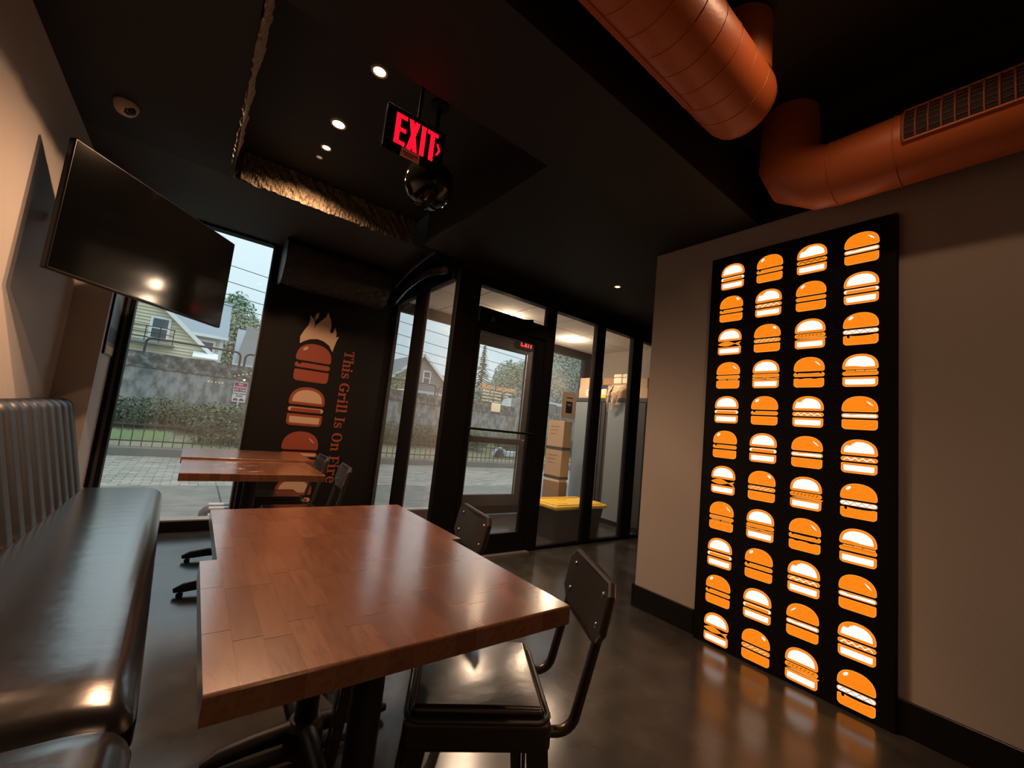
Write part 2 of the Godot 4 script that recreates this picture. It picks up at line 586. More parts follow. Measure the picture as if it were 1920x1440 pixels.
# shapes of one burger picture in units of its width: rims, orange, white, dark lines
func icon_shapes(kind: String) -> Array:
	var top := [dome(1.0, 0.62, 1.17)]
	var bot := [rrect(-0.49, 0.49, 0.0, 0.345, 0.12, 0.035)]
	var patty := [rrect(-0.5, 0.5, 0.405, 0.56, 0.075, 0.075)]
	var white := []; var dark := []
	var c := kind[0]
	if c in "WZFVCH":
		var wt := inset(top, 0.085)
		if c == "Z": wt = clip(clip(wt, oval(-0.27, 1.02, 0.10, 0.085, 0.3)), oval(-0.16, 1.085, 0.07, 0.06, 0))
		if c == "H": wt = clip(wt, oval(-0.1, 0.66, 0.4, 0.075, -0.12))
		white += wt + inset(bot, 0.075)
	if c in "NPDRBSG":
		if kind.ends_with("r"): white.append(arc_mark(0.0, 0.70, 0.40, 0.35, 1.1, 0.045) if c != "N" and c != "S" else oval(0.28, 0.985, 0.075, 0.045, -0.75))
		else: white.append(oval(-0.27, 0.99, 0.085, 0.045, 0.75) if c != "B" else arc_mark(0.0, 0.70, 0.40, PI - 1.1, PI - 0.35, 0.045))
	match c:
		"W":
			var pin := inset(patty, 0.018)
			white += clip(pin, rrect(-0.42, 0.42, 0.395, 0.525, 0.05, 0.05))
		"N":
			patty = clip(patty, oval(-0.37, 0.555, 0.055, 0.05, 0.4))
		"Z":
			if kind.ends_with("d"): dark.append(zig(-0.42, 0.42, 0.445, 0.525, 4, 0.012))
			else: white.append(zig(-0.42, 0.42, 0.445, 0.525, 4, 0.02))
		"F":
			var f := PackedVector2Array()
			for k in 13: f.append(Vector2(-0.5 + 0.72 * k / 12.0, 0.49 + 0.11 * sin(PI * k / 12.0)))
			f.append_array(PackedVector2Array([Vector2(0.47, 0.56), Vector2(0.40, 0.46), Vector2(0.48, 0.35)]))
			for k in range(12, 0, -1): f.append(Vector2(-0.5 + 0.72 * k / 12.0, 0.47 - 0.08 * sin(PI * k / 12.0)))
			patty = [f]
		"D":
			patty = [rrect(-0.5, 0.5, 0.43, 0.575, 0.07, 0.07)]
			dark.append(zig(-0.42, 0.40, 0.383, 0.40, 1, 0.008))
			patty.append(rrect(-0.40, -0.05, 0.36, 0.415, 0.01, 0.01)); patty.append(rrect(0.0, 0.42, 0.36, 0.415, 0.01, 0.01))
		"V":
			patty = [rrect(-0.5, 0.5, 0.44, 0.585, 0.07, 0.07)]
			for s in [[-0.5, 0.0], [0.02, 0.5]]: patty.append(PackedVector2Array([Vector2(s[0], 0.37), Vector2((s[0] + s[1]) * 0.5, 0.36), Vector2(s[1], 0.38), Vector2(s[1], 0.42), Vector2((s[0] + s[1]) * 0.5, 0.40), Vector2(s[0], 0.425)]))
			white.append(arc_mark(-0.1, 0.72, 0.30, PI - 1.2, PI - 0.3, 0.03))
		"S":
			for k in 14: white.append(oval(-0.39 + 0.06 * k, 0.455 + 0.055 * ((k * 7) % 3) * 0.6, 0.022, 0.016, 0.6 * k))
		"C":
			patty = [rrect(-0.5, 0.5, 0.43, 0.585, 0.075, 0.07), PackedVector2Array([Vector2(-0.45, 0.375), Vector2(0.5, 0.355), Vector2(0.54, 0.41), Vector2(0.1, 0.42), Vector2(-0.3, 0.41)])]
			for k in 7: dark.append(PackedVector2Array([Vector2(-0.40 + 0.12 * k, 0.475), Vector2(-0.385 + 0.12 * k, 0.475), Vector2(-0.325 + 0.12 * k, 0.56), Vector2(-0.345 + 0.12 * k, 0.56)]))
		"R":
			patty = clip([rrect(-0.5, 0.5, 0.41, 0.575, 0.075, 0.075)], oval(0.0, 0.575, 0.42, 0.035, 0))
			patty = clip(clip(patty, oval(-0.37, 0.565, 0.05, 0.04, 0.4)), oval(0.37, 0.565, 0.05, 0.04, -0.4))
			bot = clip(clip(bot, oval(-0.25, 0.345, 0.09, 0.02, 0)), oval(0.2, 0.345, 0.12, 0.022, 0))
		"B":
			white += clip(inset(patty, 0.035), oval(-0.1, 0.53, 0.2, 0.018, 0.1))
		"G":
			white += inset(patty, 0.02)
			dark.append(zig(-0.43, 0.43, 0.43, 0.535, 4, 0.008)); 
			bot = clip(clip(bot, oval(-0.34, 0.315, 0.045, 0.06, 0)), oval(0.05, 0.345, 0.33, 0.03, 0.0))
		"H":
			patty = [rrect(-0.5, 0.5, 0.405, 0.545, 0.07, 0.07), rrect(-0.40, -0.13, 0.535, 0.59, 0.005, 0.005), rrect(-0.11, 0.12, 0.55, 0.60, 0.005, 0.005), rrect(0.14, 0.46, 0.54, 0.595, 0.005, 0.005)]
			dark.append(rrect(-0.42, 0.45, 0.525, 0.536, 0.003, 0.003))
	return [top + patty + bot, white, dark]

func icon(kind: String, parent: Node, xf: Transform3D, w: float, style: String) -> void:
	if not icon_cache.has(kind + style):
		var s := icon_shapes(kind)
		var got := []
		var sc := Transform3D(Basis().scaled(Vector3.ONE * w), Vector3.ZERO)
		for i in s[0].size():
			var am: ArrayMesh
			for layer in 2:
				var q := Mb.new()
				q.xf = sc
				if layer == 0: q.prism(s[0][i], 0.0, 0.010, false)
				else:
					for p in inset([s[0][i]], 0.016): q.prism(p, 0.008, 0.016, false)
				if q.v.size() == 0: continue
				if layer == 0: am = q.mesh(M[style + "_rim"])
				else: q.onto(am, M[style + "_orange"])
			got.append(["bun" if i == 0 or i == s[0].size() - 1 else "filling", am, false])
		var seeds := kind[0] == "S"
		var q := Mb.new()
		for i in s[1].size():
			if not seeds or i == 0:
				q = Mb.new(); q.xf = sc
			q.prism(s[1][i], 0.014, 0.022, false)
			if not seeds or i == 0 and false: got.append(["white_fill", q.mesh(M[style + "_white"]), false])
		if seeds: got.append(["white_seeds", q.mesh(M[style + "_white"]), true])
		if s[2].size():
			q = Mb.new(); q.xf = sc
			for p in s[2]: q.prism(p, 0.014, 0.026, false)
			got.append(["drawn_line", q.mesh(M[style + "_line"]), s[2].size() > 1])
		icon_cache[kind + style] = got
	var o := Node3D.new()
	o.name = named("burger_picture", parent)
	parent.add_child(o, true)
	o.transform = xf
	for k in icon_cache[kind + style]:
		var c := put(k[0], k[1], null, o)
		if k[2]: c.set_meta("kind", "stuff")

func lettering(called: String, text: String, font: String, weight: int, height: float, m: Material, parent: Node, at: Vector3, basis_: Basis, depth := 0.002) -> MeshInstance3D:
	var f := SystemFont.new()
	f.font_names = PackedStringArray([font]); f.font_weight = weight
	var t := TextMesh.new()
	t.text = text; t.font = f; t.font_size = 64
	t.pixel_size = height / 64.0 * 1.38
	t.depth = depth
	t.curve_step = 3.0
	t.horizontal_alignment = HORIZONTAL_ALIGNMENT_CENTER
	t.vertical_alignment = VERTICAL_ALIGNMENT_CENTER
	t.material = m
	var o := put(called, t, null, parent)
	o.transform = Transform3D(basis_, at)
	return o

# ------------------------------------------------------------------ room shell
func build_shell() -> void:
	cube("floor", Vector3(-0.9, -0.14, -4.72), Vector3(5.4, 0, 4.3), M.concrete_floor)
	cube("wall_left", Vector3(-0.95, 0, -4.72), Vector3(-0.772, 3.5, 4.3), M.wall_paint)
	cube("wall_left", Vector3(-0.772, 0, -4.70), Vector3(-0.580, 2.71, -4.085), M.wall_paint)
	cube("wall_right", Vector3(2.706, 0, -1.864), Vector3(5.4, 2.63, 4.3), M.wall_paint)
	cube("wall_right", Vector3(2.706, 2.63, -1.70), Vector3(5.4, 3.5, 4.3), M.black_paint)
	cube("wall_front", Vector3(-0.772, 0, 4.15), Vector3(2.706, 3.5, 4.3), M.wall_paint)
	cube("ceiling", Vector3(-0.02, 3.06, -1.12), Vector3(2.706, 3.5, 4.15), M.black_paint)
	# lower ceilings of the front half
	cube("soffit", Vector3(-0.02, 2.63, -1.67), Vector3(2.706, 3.5, -1.12), M.black_paint)
	cube("soffit", Vector3(-0.772, 2.71, -4.72), Vector3(-0.02, 3.5, -3.46), M.soffit_paint)
	cube("soffit", Vector3(-0.772, 2.71, -3.46), Vector3(-0.02, 3.5, 4.15), M.black_paint)
	cube("soffit", Vector3(-0.02, 2.93, -3.46), Vector3(1.35, 3.5, -1.67), M.black_paint)
	cube("soffit", Vector3(1.35, 2.63, -3.22), Vector3(5.4, 3.5, -1.67), M.black_paint)
	cube("soffit", Vector3(-0.02, 2.71, -4.72), Vector3(1.72, 3.5, -3.46), M.soffit_paint)
	cube("soffit", Vector3(1.74, 2.53, -4.72), Vector3(5.4, 3.5, -3.22), M.black_paint)
	# dark column wall with the painted burgers
	var col := cube("wall_back", Vector3(0.42, 0, -4.9), Vector3(1.70, 2.715, -4.60), M.column_paint)
	cube("wall_vestibule", Vector3(5.05, 0, -4.72), Vector3(5.4, 2.53, -3.22), M.wall_paint)
	cube("wall_passage", Vector3(5.25, 0, -3.22), Vector3(5.4, 2.63, -1.864), M.black_paint)
	# baseboards
	for s in [[-1.864, -1.415], [-0.455, 4.15]]:
		var mb := Mb.new()
		mb.mm(Vector3(2.69, 0, s[0]), Vector3(2.706, 0.148, s[1]), 0.003)
		struct("baseboard_right", mb, M.plastic_black)
	cube("baseboard_passage", Vector3(2.69, 0, -1.88), Vector3(5.25, 0.148, -1.864), M.plastic_black)
	cube("baseboard_vestibule", Vector3(5.035, 0, -4.6), Vector3(5.05, 0.10, -3.24), M.frame)
	# window by the banquette
	var w := shell("window_1")
	for b in [[-0.585, -0.555, -4.66, -4.575, "frame"], [-0.555, -0.525, -4.66, -4.565, "cabinet_dark"], [-0.525, -0.497, -4.66, -4.55, "frame"], [0.388, 0.398, -4.64, -4.60, "sill_metal"], [0.398, 0.42, -4.66, -4.58, "frame"]]:
		cube("window_frame", Vector3(b[0], 0.0, b[2]), Vector3(b[1], 2.70, b[3]), M[b[4]], w, 0.004)
	cube("window_frame", Vector3(-0.585, 2.69, -4.66), Vector3(0.42, 2.715, -4.56), M.frame, w)
	cube("window_frame", Vector3(-0.585, 0.0, -4.66), Vector3(0.42, 0.085, -4.55), M.frame, w)
	cube("window_sill", Vector3(-0.497, 0.085, -4.66), Vector3(0.40, 0.105, -4.555), M.sill_metal, w, 0.004)
	cube("pane", Vector3(-0.50, 0.10, -4.632), Vector3(0.392, 2.70, -4.628), M.glass, w)

	# painted burgers and slogan on the column
	var fb := Basis.IDENTITY
	var kinds := ["Nl", "W", "Br", "W"]
	for k in 4:
		icon(kinds[k], col, Transform3D(fb, Vector3(0.90, 1.425 - 0.448 * k, -4.599)), 0.335, "print")
	var fl := PackedVector2Array()
	for p in [[-0.157, 0.0], [-0.163, 0.07], [-0.135, 0.14], [-0.105, 0.20], [-0.095, 0.26], [-0.105, 0.305], [-0.06, 0.27], [-0.045, 0.225], [-0.05, 0.165], [-0.035, 0.215], [0.01, 0.275], [0.05, 0.325], [0.062, 0.375], [0.10, 0.30], [0.115, 0.24], [0.105, 0.185], [0.12, 0.16], [0.145, 0.185], [0.15, 0.235], [0.175, 0.175], [0.175, 0.13], [0.205, 0.145], [0.185, 0.09], [0.165, 0.0], [0.16, -0.03], [0.12, 0.03], [0.06, 0.065], [0.0, 0.075], [-0.07, 0.06], [-0.12, 0.03]]:
		fl.append(Vector2(p[0], p[1]))
	var mb := Mb.new()
	mb.xf = Transform3D(fb, Vector3(0.905, 1.80, -4.599))
	mb.prism(fl, 0.0, 0.002)
	mb.prism(PackedVector2Array([Vector2(-0.045, 0.26), Vector2(-0.025, 0.30), Vector2(-0.02, 0.35), Vector2(-0.045, 0.335), Vector2(-0.058, 0.29)]), 0.0, 0.002)
	obj("painted_flame", mb, M.print_white, col)
	lettering("painted_slogan", "This Grill Is On Fire", "Droid Serif", 700, 0.092, M.print_orange, col, Vector3(1.238, 1.11, -4.598), Basis(Vector3(0, 0, 1), -PI * 0.5))
	var sl := col.get_node("painted_slogan") as MeshInstance3D
	var wd: float = sl.mesh.get_aabb().size.x
	sl.basis = sl.basis.scaled_local(Vector3(1.40 / wd, 1.12, 1))

func wrap_strip(called: String, label: String, origin: Vector3, along: Vector3, up: Vector3, out: Vector3, len_: float, ht: float, amp: float, sd: int, m: Material) -> void:
	var f := noise(3.2, 4, sd)
	var g := noise(9.0, 3, sd + 5)
	var P := []
	var nu := int(len_ / 0.012)
	var nv := int(ht / 0.012) + 2
	for i in nu + 1:
		var row := []
		for j in nv + 1:
			var a := len_ * i / nu
			var b := ht * j / nv
			var ridge := absf(f.get_noise_2d(a * 2.0 + b * 1.2, b * 0.5)) * 1.6 + absf(g.get_noise_2d(a * 1.6 + b, b * 0.7)) * 0.5
			row.append(origin + along * a + up * b + out * (0.004 + amp * ridge) + up * (amp * 0.5 * f.get_noise_2d(a * 3.0, 7.0) if j == 0 else 0.0))
		P.append(row)
	var mb := Mb.new()
	mb.sheet(P, out)
	tag(obj(called, mb, m), label, "wall covering")

func build_dark_top() -> void:
	# crumpled covering on the faces of the ceiling recess
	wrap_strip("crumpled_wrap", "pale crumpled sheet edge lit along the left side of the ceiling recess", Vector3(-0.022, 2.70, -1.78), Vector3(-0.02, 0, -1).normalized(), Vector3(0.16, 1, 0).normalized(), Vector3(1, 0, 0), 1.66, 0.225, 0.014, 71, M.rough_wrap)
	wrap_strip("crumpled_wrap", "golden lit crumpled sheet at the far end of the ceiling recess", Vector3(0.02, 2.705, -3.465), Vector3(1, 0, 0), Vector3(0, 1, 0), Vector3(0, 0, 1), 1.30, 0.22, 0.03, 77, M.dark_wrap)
	# foil-wrapped duct above the painted column
	var f := noise(2.4, 4, 15)
	var P := []
	var L := 46
	var S := 36
	for i in L + 1:
		var row := []
		var x := 0.455 + 0.98 * i / L
		for k in S + 1:
			var a := TAU * k / S
			var r := 0.20 + 0.05 * absf(f.get_noise_3d(x * 3.0, cos(a) * 1.2, sin(a) * 1.2))
			if i == 0: r += 0.012
			row.append(Vector3(x, 2.50 + r * sin(a), -4.36 + r * cos(a)))
		P.append(row)
	var mb := Mb.new()
	for i in L:
		for k in S:
			var c := Vector3(P[i][k].x, 2.50, -4.36)
			var q: Array = [P[i][k], P[i + 1][k], P[i + 1][k + 1], P[i][k + 1]]
			mb.squad(q[0], q[1], q[2], q[3], q[0] - c, q[1] - c, q[2] - c, q[3] - c)
	for k in S: mb.tri(Vector3(0.455, 2.50, -4.36), P[0][k], P[0][k + 1], Vector3.LEFT, Vector3.LEFT, Vector3.LEFT)
	tag(obj("wrapped_duct", mb, M.black_foil), "black foil-wrapped duct above the dark column with painted burgers", "duct")
	# loose black hoses sagging above the side glass of the vestibule
	var hs := [[[1.60, 2.62, -4.5], [1.585, 2.685, -4.1], [1.575, 2.69, -3.6], [1.56, 2.66, -3.26]], [[1.515, 2.50, -4.48], [1.50, 2.60, -4.05], [1.49, 2.655, -3.6], [1.48, 2.655, -3.26]], [[1.60, 2.42, -4.55], [1.585, 2.525, -4.1], [1.575, 2.55, -3.6], [1.58, 2.50, -3.26]]]
	for k in 3:
		var c := Curve3D.new()
		for i in 4:
			var p := Vector3(hs[k][i][0], hs[k][i][1], hs[k][i][2])
			var d := Vector3(0, 0, -0.12)
			c.add_point(p, -d * -1.0 if false else -d, d)
		var pts := []
		for i in 4: pts.append(Vector3(hs[k][i][0], hs[k][i][1], hs[k][i][2]))
		var sm := []
		for i in 3:
			for j in 6:
				var t := j / 6.0
				sm.append(pts[i].cubic_interpolate(pts[i + 1], pts[maxi(i - 1, 0)], pts[mini(i + 2, 3)], t))
		sm.append(pts[3])
		mb = Mb.new()
		mb.tube(sm, 0.022 + 0.007 * k, 12)
		tag(obj("sagging_hose", mb, M.vinyl), ["topmost thin black hose sagging above the vestibule's side glass", "middle black hose, farthest from the vestibule's side glass", "lowest and thickest black hose lying over the vestibule's side glass"][k], "hose")

# ------------------------------------------------------------------ ceiling things
func build_ceiling_things() -> void:
	downlight("ringed ceiling downlight at the near edge of the ceiling recess", Vector3(0.502, 2.93, -2.08), 0.038, "lamp_warm", 1.5, "", 66.0)
	downlight("glaring ceiling downlight in the middle of the ceiling recess", Vector3(0.4495, 2.93, -2.656), 0.042, "lamp_hot", 3.2, "", 68.0)
	downlight("oval-looking small white downlight just beyond the glaring one", Vector3(0.4495, 2.93, -2.96), 0.031, "lamp_warm", 0.5)
	downlight("smallest dim downlight, nearest the golden lit sheet", Vector3(0.439, 2.93, -3.11), 0.02, "lamp_dim", 3.4, "", 77.0)
	downlight("lone downlight in the dark ceiling in front of the glass vestibule", Vector3(3.045, 2.63, -2.518), 0.030, "lamp_warm", 0.5)
	for k in 2:
		var dl := downlight(["bright round downlight in the white tile ceiling of the vestibule", "downlight hidden behind the door closer, glowing on the vestibule ceiling"][k], [Vector3(4.08, 2.513, -4.11), Vector3(2.83, 2.513, -3.95)][k], 0.062, "lamp_hot", 0.0)
		var ol := OmniLight3D.new()
		ol.name = "lamp_light"; ol.light_energy = [0.34, 0.30][k]; ol.light_color = Color(1.0, 0.86, 0.72); ol.omni_range = 12.0; ol.omni_attenuation = 2.0; ol.shadow_enabled = true; ol.light_size = 0.05
		dl.add_child(ol); ol.position = Vector3(0, -0.065, 0)
		spot(dl, Vector3(0, -0.03, 0), Vector3.DOWN, [2.0, 1.7][k], Color(1.0, 0.86, 0.72), 74.0, 0.05)
	# high lamps over the part of the room behind the camera
	for p in [[1.55, -0.3, 0.6, "nearest the orange ducts"], [2.0, 2.1, 0.9, "nearest the right wall"], [0.5, 2.6, 0.9, "nearest the bulb bar"]]:
		downlight("ceiling downlight in the dark high ceiling " + p[3], Vector3(p[0], 3.06, p[1]), 0.06, "lamp_warm", p[2], "downlights over the rest of the room", 75.0)
	# bulbs whose reflections show in the window
	var t := thing("bulb_bar", "long bar of glowing bulbs hung at the back of the room", "pendant light", Vector3(0.89, 1.80, 3.0))
	var mb := Mb.new()
	mb.beam(Vector3(-0.22, -0.02, 0), Vector3(0.24, 0.15, 0), Vector2(0.02, 0.02), Vector2(0.02, 0.02), Vector3.FORWARD)
	for x in [-0.15, 0.16]: mb.tube([Vector3(x, 0.0, 0), Vector3(x, 1.26, 0)], 0.006, 8)
	obj("bar", mb, M.frame, t)
	var ball := SphereMesh.new()
	ball.radius = 0.017; ball.height = 0.034; ball.radial_segments = 16; ball.rings = 8
	ball.material = M.bulb
	for k in 6:
		put("bulb", ball, null, t).position = Vector3(-0.20 + 0.08 * k, -0.045 + 0.03 * k, 0)
	var l := OmniLight3D.new()
	l.name = "lamp_light"; l.light_energy = 0.12; l.light_color = Color(1, 0.72, 0.45); l.omni_range = 12; l.omni_attenuation = 2.0; l.shadow_enabled = true; l.light_size = 0.02
	t.add_child(l); l.position = Vector3(0, -0.12, -0.1)
	t = thing("bulb_ring", "round cluster of small glowing bulbs hung at the back of the room", "pendant light", Vector3(0.345, 1.575, 3.6))
	mb = Mb.new()
	mb.lathe([Vector2(0.155, 0.0), Vector2(0.165, 0.008), Vector2(0.155, 0.016), Vector2(0.145, 0.008), Vector2(0.155, 0.0)], 24, true)
	for k in 3:
		var a := TAU * k / 3
		mb.tube([Vector3(0.155 * cos(a), 0.01, 0.155 * sin(a)), Vector3(0, 0.4, 0)], 0.004, 6)
	mb.tube([Vector3(0, 0.4, 0), Vector3(0, 1.485, 0)], 0.005, 6)
	obj("ring", mb, M.frame, t)
	var small := SphereMesh.new()
	small.radius = 0.013; small.height = 0.026; small.radial_segments = 12; small.rings = 6
	small.material = M.bulb
	for k in 12:
		var a := TAU * k / 12
		put("bulb", small, null, t).position = Vector3(0.155 * cos(a), -0.012, 0.155 * sin(a))
	# security camera
	t = thing("security_camera", "small pale dome security camera on the dark ceiling above the television", "camera", Vector3(-0.535, 2.71, -3.05))
	mb = Mb.new()
	mb.lathe([Vector2(0.052, 0.0), Vector2(0.055, -0.012), Vector2(0.047, -0.04), Vector2(0.034, -0.056), Vector2(0.0005, -0.06)], 28, true)
	obj("housing", mb, M.white_plastic, t)
	mb = Mb.new()
	mb.xf = Transform3D(Basis(Vector3(1, 0, 0), 0.5) * Basis(Vector3(0, 0, 1), 0.45), Vector3(0.014, -0.032, 0.022))
	mb.lathe([Vector2(0.027, 0.0), Vector2(0.028, -0.014), Vector2(0.021, -0.028), Vector2(0.012, -0.033), Vector2(0.0005, -0.035)], 24, true)
	obj("lens_ball", mb, M.gloss_black, t)
	# black globe
	t = thing("globe_lamp", "unlit black glass globe hanging below the exit sign", "pendant light", Vector3(0.844, 2.45, -2.063))
	mb = Mb.new()
	var prof := []
	for k in 19:
		var a := -PI * 0.5 + PI * k / 18.0
		prof.append(Vector2(maxf(0.135 * cos(a), 0.0005), 0.135 * sin(a)))
	mb.lathe(prof, 40, true)
	obj("globe", mb, M.smoke_globe, t)
	mb = Mb.new()
	mb.lathe([Vector2(0.012, 0.12), Vector2(0.012, 0.465), Vector2(0.05, 0.468), Vector2(0.05, 0.48), Vector2(0.0005, 0.48)], 20)
	obj("stem", mb, M.frame, t)
	exit_sign(Vector3(0.652, 2.50, -1.83), "red lit exit sign with a right arrow hanging from the dark ceiling", true)
	exit_sign(Vector3(3.63, 2.415, -4.56), "red lit exit sign above the outer door inside the vestibule", false)

func exit_sign(at: Vector3, label: String, hung: bool) -> void:
	var t := thing("exit_sign", label, "exit sign", at)
	var mb := Mb.new()
	mb.mm(Vector3(-0.15, -0.105, -0.03), Vector3(0.15, 0.105, 0), 0.003)
	obj("housing", mb, M.sign_black, t)
	if hung:
		mb = Mb.new()
		mb.lathe([Vector2(0.008, 0.108), Vector2(0.008, 0.42), Vector2(0.05, 0.422), Vector2(0.05, 0.43), Vector2(0.0005, 0.43)], 16)
		mb.xf = Transform3D()
		obj("stem", mb, M.sign_black, t)
		mb = Mb.new()
		mb.mm(Vector3(-0.065, -0.118, -0.005), Vector3(0.03, -0.074, 0.0012))
		obj("sticker", mb, M.white_plastic, t)
		mb = Mb.new()
		mb.mm(Vector3(-0.055, -0.098, 0.0), Vector3(0.02, -0.092, 0.0016))
		mb.mm(Vector3(-0.05, -0.109, 0.0), Vector3(0.0, -0.104, 0.0016))
		obj("sticker_print", mb, M.ink, t)
	var y0 := -0.073
	var y1 := 0.077
	var s := 0.024
	var L := Mb.new()
	var x := -0.106
	L.mm(Vector3(x, y0, 0), Vector3(x + s, y1, 0.002))
	for y in [y0, 0.5 * (y0 + y1) - s * 0.4, y1 - s * 0.85]: L.mm(Vector3(x + s * 0.9, y, 0), Vector3(x + (0.054 if y != y0 + 1.0 else 0.05), y + s * 0.85, 0.002))
	obj("letter", L, M.exit_red, t)
	L = Mb.new()
	x = -0.044
	for q in [[0.0, 0.032], [0.032, 0.0]]:
		L.prism(PackedVector2Array([Vector2(x + q[0], y0), Vector2(x + q[0] + s, y0), Vector2(x + q[1] + s, y1), Vector2(x + q[1], y1)]), 0.0, 0.002 + 0.0004 * (q[0] * 10))
	obj("letter", L, M.exit_red, t)
	L = Mb.new()
	L.mm(Vector3(0.022, y0, 0), Vector3(0.022 + s, y1, 0.002))
	obj("letter", L, M.exit_red, t)
	L = Mb.new()
	L.mm(Vector3(0.070, y0, 0), Vector3(0.070 + s, y1, 0.002)); L.mm(Vector3(0.053, y1 - s * 0.85, 0), Vector3(0.111, y1, 0.002))
	obj("letter", L, M.exit_red, t)
	if hung:
		L = Mb.new()
		var c := Vector2(0.104, -0.002)
		L.prism(PackedVector2Array([c + Vector2(0, 0.03), c + Vector2(0.012, 0.03), c + Vector2(0.026, 0), c + Vector2(0.012, -0.03), c + Vector2(0, -0.03), c + Vector2(0.013, 0)]), 0.0, 0.002)
		obj("arrow", L, M.exit_red, t)
	var l := OmniLight3D.new()
	l.name = "lamp_light"; l.light_energy = 0.003; l.light_color = Color(1, 0.08, 0.12); l.omni_range = 6; l.omni_attenuation = 2.0; l.shadow_enabled = true; l.light_size = 0.03
	t.add_child(l); l.position = Vector3(0, 0, 0.05)

func spiral(mb: Mb, ax: Callable, r: float, t0: float, t1: float, pitch: float, th: float) -> void:
	var pts := []
	var n := int((t1 - t0) / pitch * 28)
	for i in n + 1:
		var t := lerpf(t0, t1, float(i) / n)
		pts.append(ax.call(t, TAU * t / pitch, r))
	mb.tube(pts, th, 5)

func build_ducts() -> void:
	# crossing duct high in front of the lit panel
	var t := thing("duct", "orange round spiral duct crossing the dark ceiling, the one nearer the camera", "duct", Vector3(0, 2.75, -0.84))
	var R := 0.155
	var mb := Mb.new()
	mb.xf = Transform3D(Basis(Vector3(0, 0, 1), -PI * 0.5), Vector3.ZERO)   # its y runs along +x
	mb.lathe([Vector2(R, -0.6), Vector2(R, 1.70), Vector2(R * 0.985, 1.765), Vector2(R * 0.93, 1.80), Vector2(R * 0.8, 1.815), Vector2(0.0005, 1.82)], 64, true)
	var body := obj("duct_body", mb, M.duct_paint, t)
	mb = Mb.new()
	spiral(mb, func(s, a, r): return Vector3(s, r * sin(a), r * cos(a)), R + 0.001, 0.35, 1.70, 0.12, 0.0019)
	obj("spiral_rib", mb, M.duct_paint, body)
	mb = Mb.new()
	mb.mm(Vector3(-0.6, -0.006, -0.02), Vector3(1.50, 0.006, 0.02), 0.002)
	mb.xf = Transform3D()
	var sm := obj("seam_strip", mb, M.duct_paint, body)
	sm.transform = Transform3D(Basis(Vector3(1, 0, 0), 0.62), Vector3(0, -R * cos(-0.62) , R * sin(-0.62)))
	mb = Mb.new()
	mb.xf = Transform3D(Basis.IDENTITY, Vector3(1.70, 0.05, 0.03))
	mb.lathe([Vector2(0.12, 0.0), Vector2(0.12, 0.258)], 36)
	obj("riser", mb, M.duct_paint, t)
	# duct along the right wall
	t = thing("duct", "orange round duct with a vent grille running along the right wall", "duct", Vector3(2.40, 2.62, 0))
	R = 0.155
	mb = Mb.new()
	mb.xf = Transform3D(Basis(Vector3(1, 0, 0), PI * 0.5), Vector3.ZERO)   # its y runs along +z
	mb.lathe([Vector2(R, -0.64), Vector2(R, 3.9)], 48)
	body = obj("duct_body", mb, M.duct_paint, t)
	for z in [-0.64, -0.40]:
		mb = Mb.new()
		var pts := []
		for k in 33: pts.append(Vector3((R + 0.001) * cos(TAU * k / 32), (R + 0.001) * sin(TAU * k / 32), z))
		mb.tube(pts, 0.0035, 5)
		obj("joint_ring", mb, M.duct_paint, body)
	mb = Mb.new()
	mb.tube([Vector3(0, 0, -0.63), Vector3(0, 0.005, -0.70), Vector3(0, 0.07, -0.81), Vector3(0, 0.17, -0.855), Vector3(0, 0.439, -0.855)], R, 40, [1.0, 1.0, 1.0, 0.95, 0.86])
	obj("elbow", mb, M.duct_paint, t)
	# vent grille on the room side: dark opening, rims and bars
	var a0 := deg_to_rad(198.0)
	var a1 := deg_to_rad(127.0)
	var z0 := -0.37
	var z1 := 1.5
	var pos := func(a: float, r: float, z: float) -> Vector3: return Vector3(r * cos(a), r * sin(a), z)
	mb = Mb.new()
	for k in 10:
		var a := lerpf(a0, a1, k / 10.0); var b := lerpf(a0, a1, (k + 1) / 10.0)
		mb.quad(pos.call(a, R + 0.002, z0), pos.call(b, R + 0.002, z0), pos.call(b, R + 0.002, z1), pos.call(a, R + 0.002, z1), pos.call(a, 1, 0))
	var gr := obj("vent_grille", mb, M.grille_dark, t)
	for a in [a0, a1]:
		mb = Mb.new()
		mb.tube([pos.call(a, R + 0.004, z0), pos.call(a, R + 0.004, z1)], 0.006, 6)
		obj("grille_rim", mb, M.duct_paint, gr)
	for k in 46:
		mb = Mb.new()
		var pts := []
		for i in 9: pts.append(pos.call(lerpf(a0, a1, i / 8.0), R + 0.005, z0 + 0.004 + 0.039 * k))
		mb.tube(pts, 0.0042 if k > 0 else 0.007, 5)
		obj("grille_bar", mb, M.grille_paint, gr)
	for k in 6:
		mb = Mb.new()
		var a := lerpf(a0, a1, (k + 1) / 7.0)
		mb.tube([pos.call(a, R + 0.004, z0), pos.call(a, R + 0.004, z1)], 0.0018, 4)
		obj("grille_wire", mb, M.grille_paint, gr)

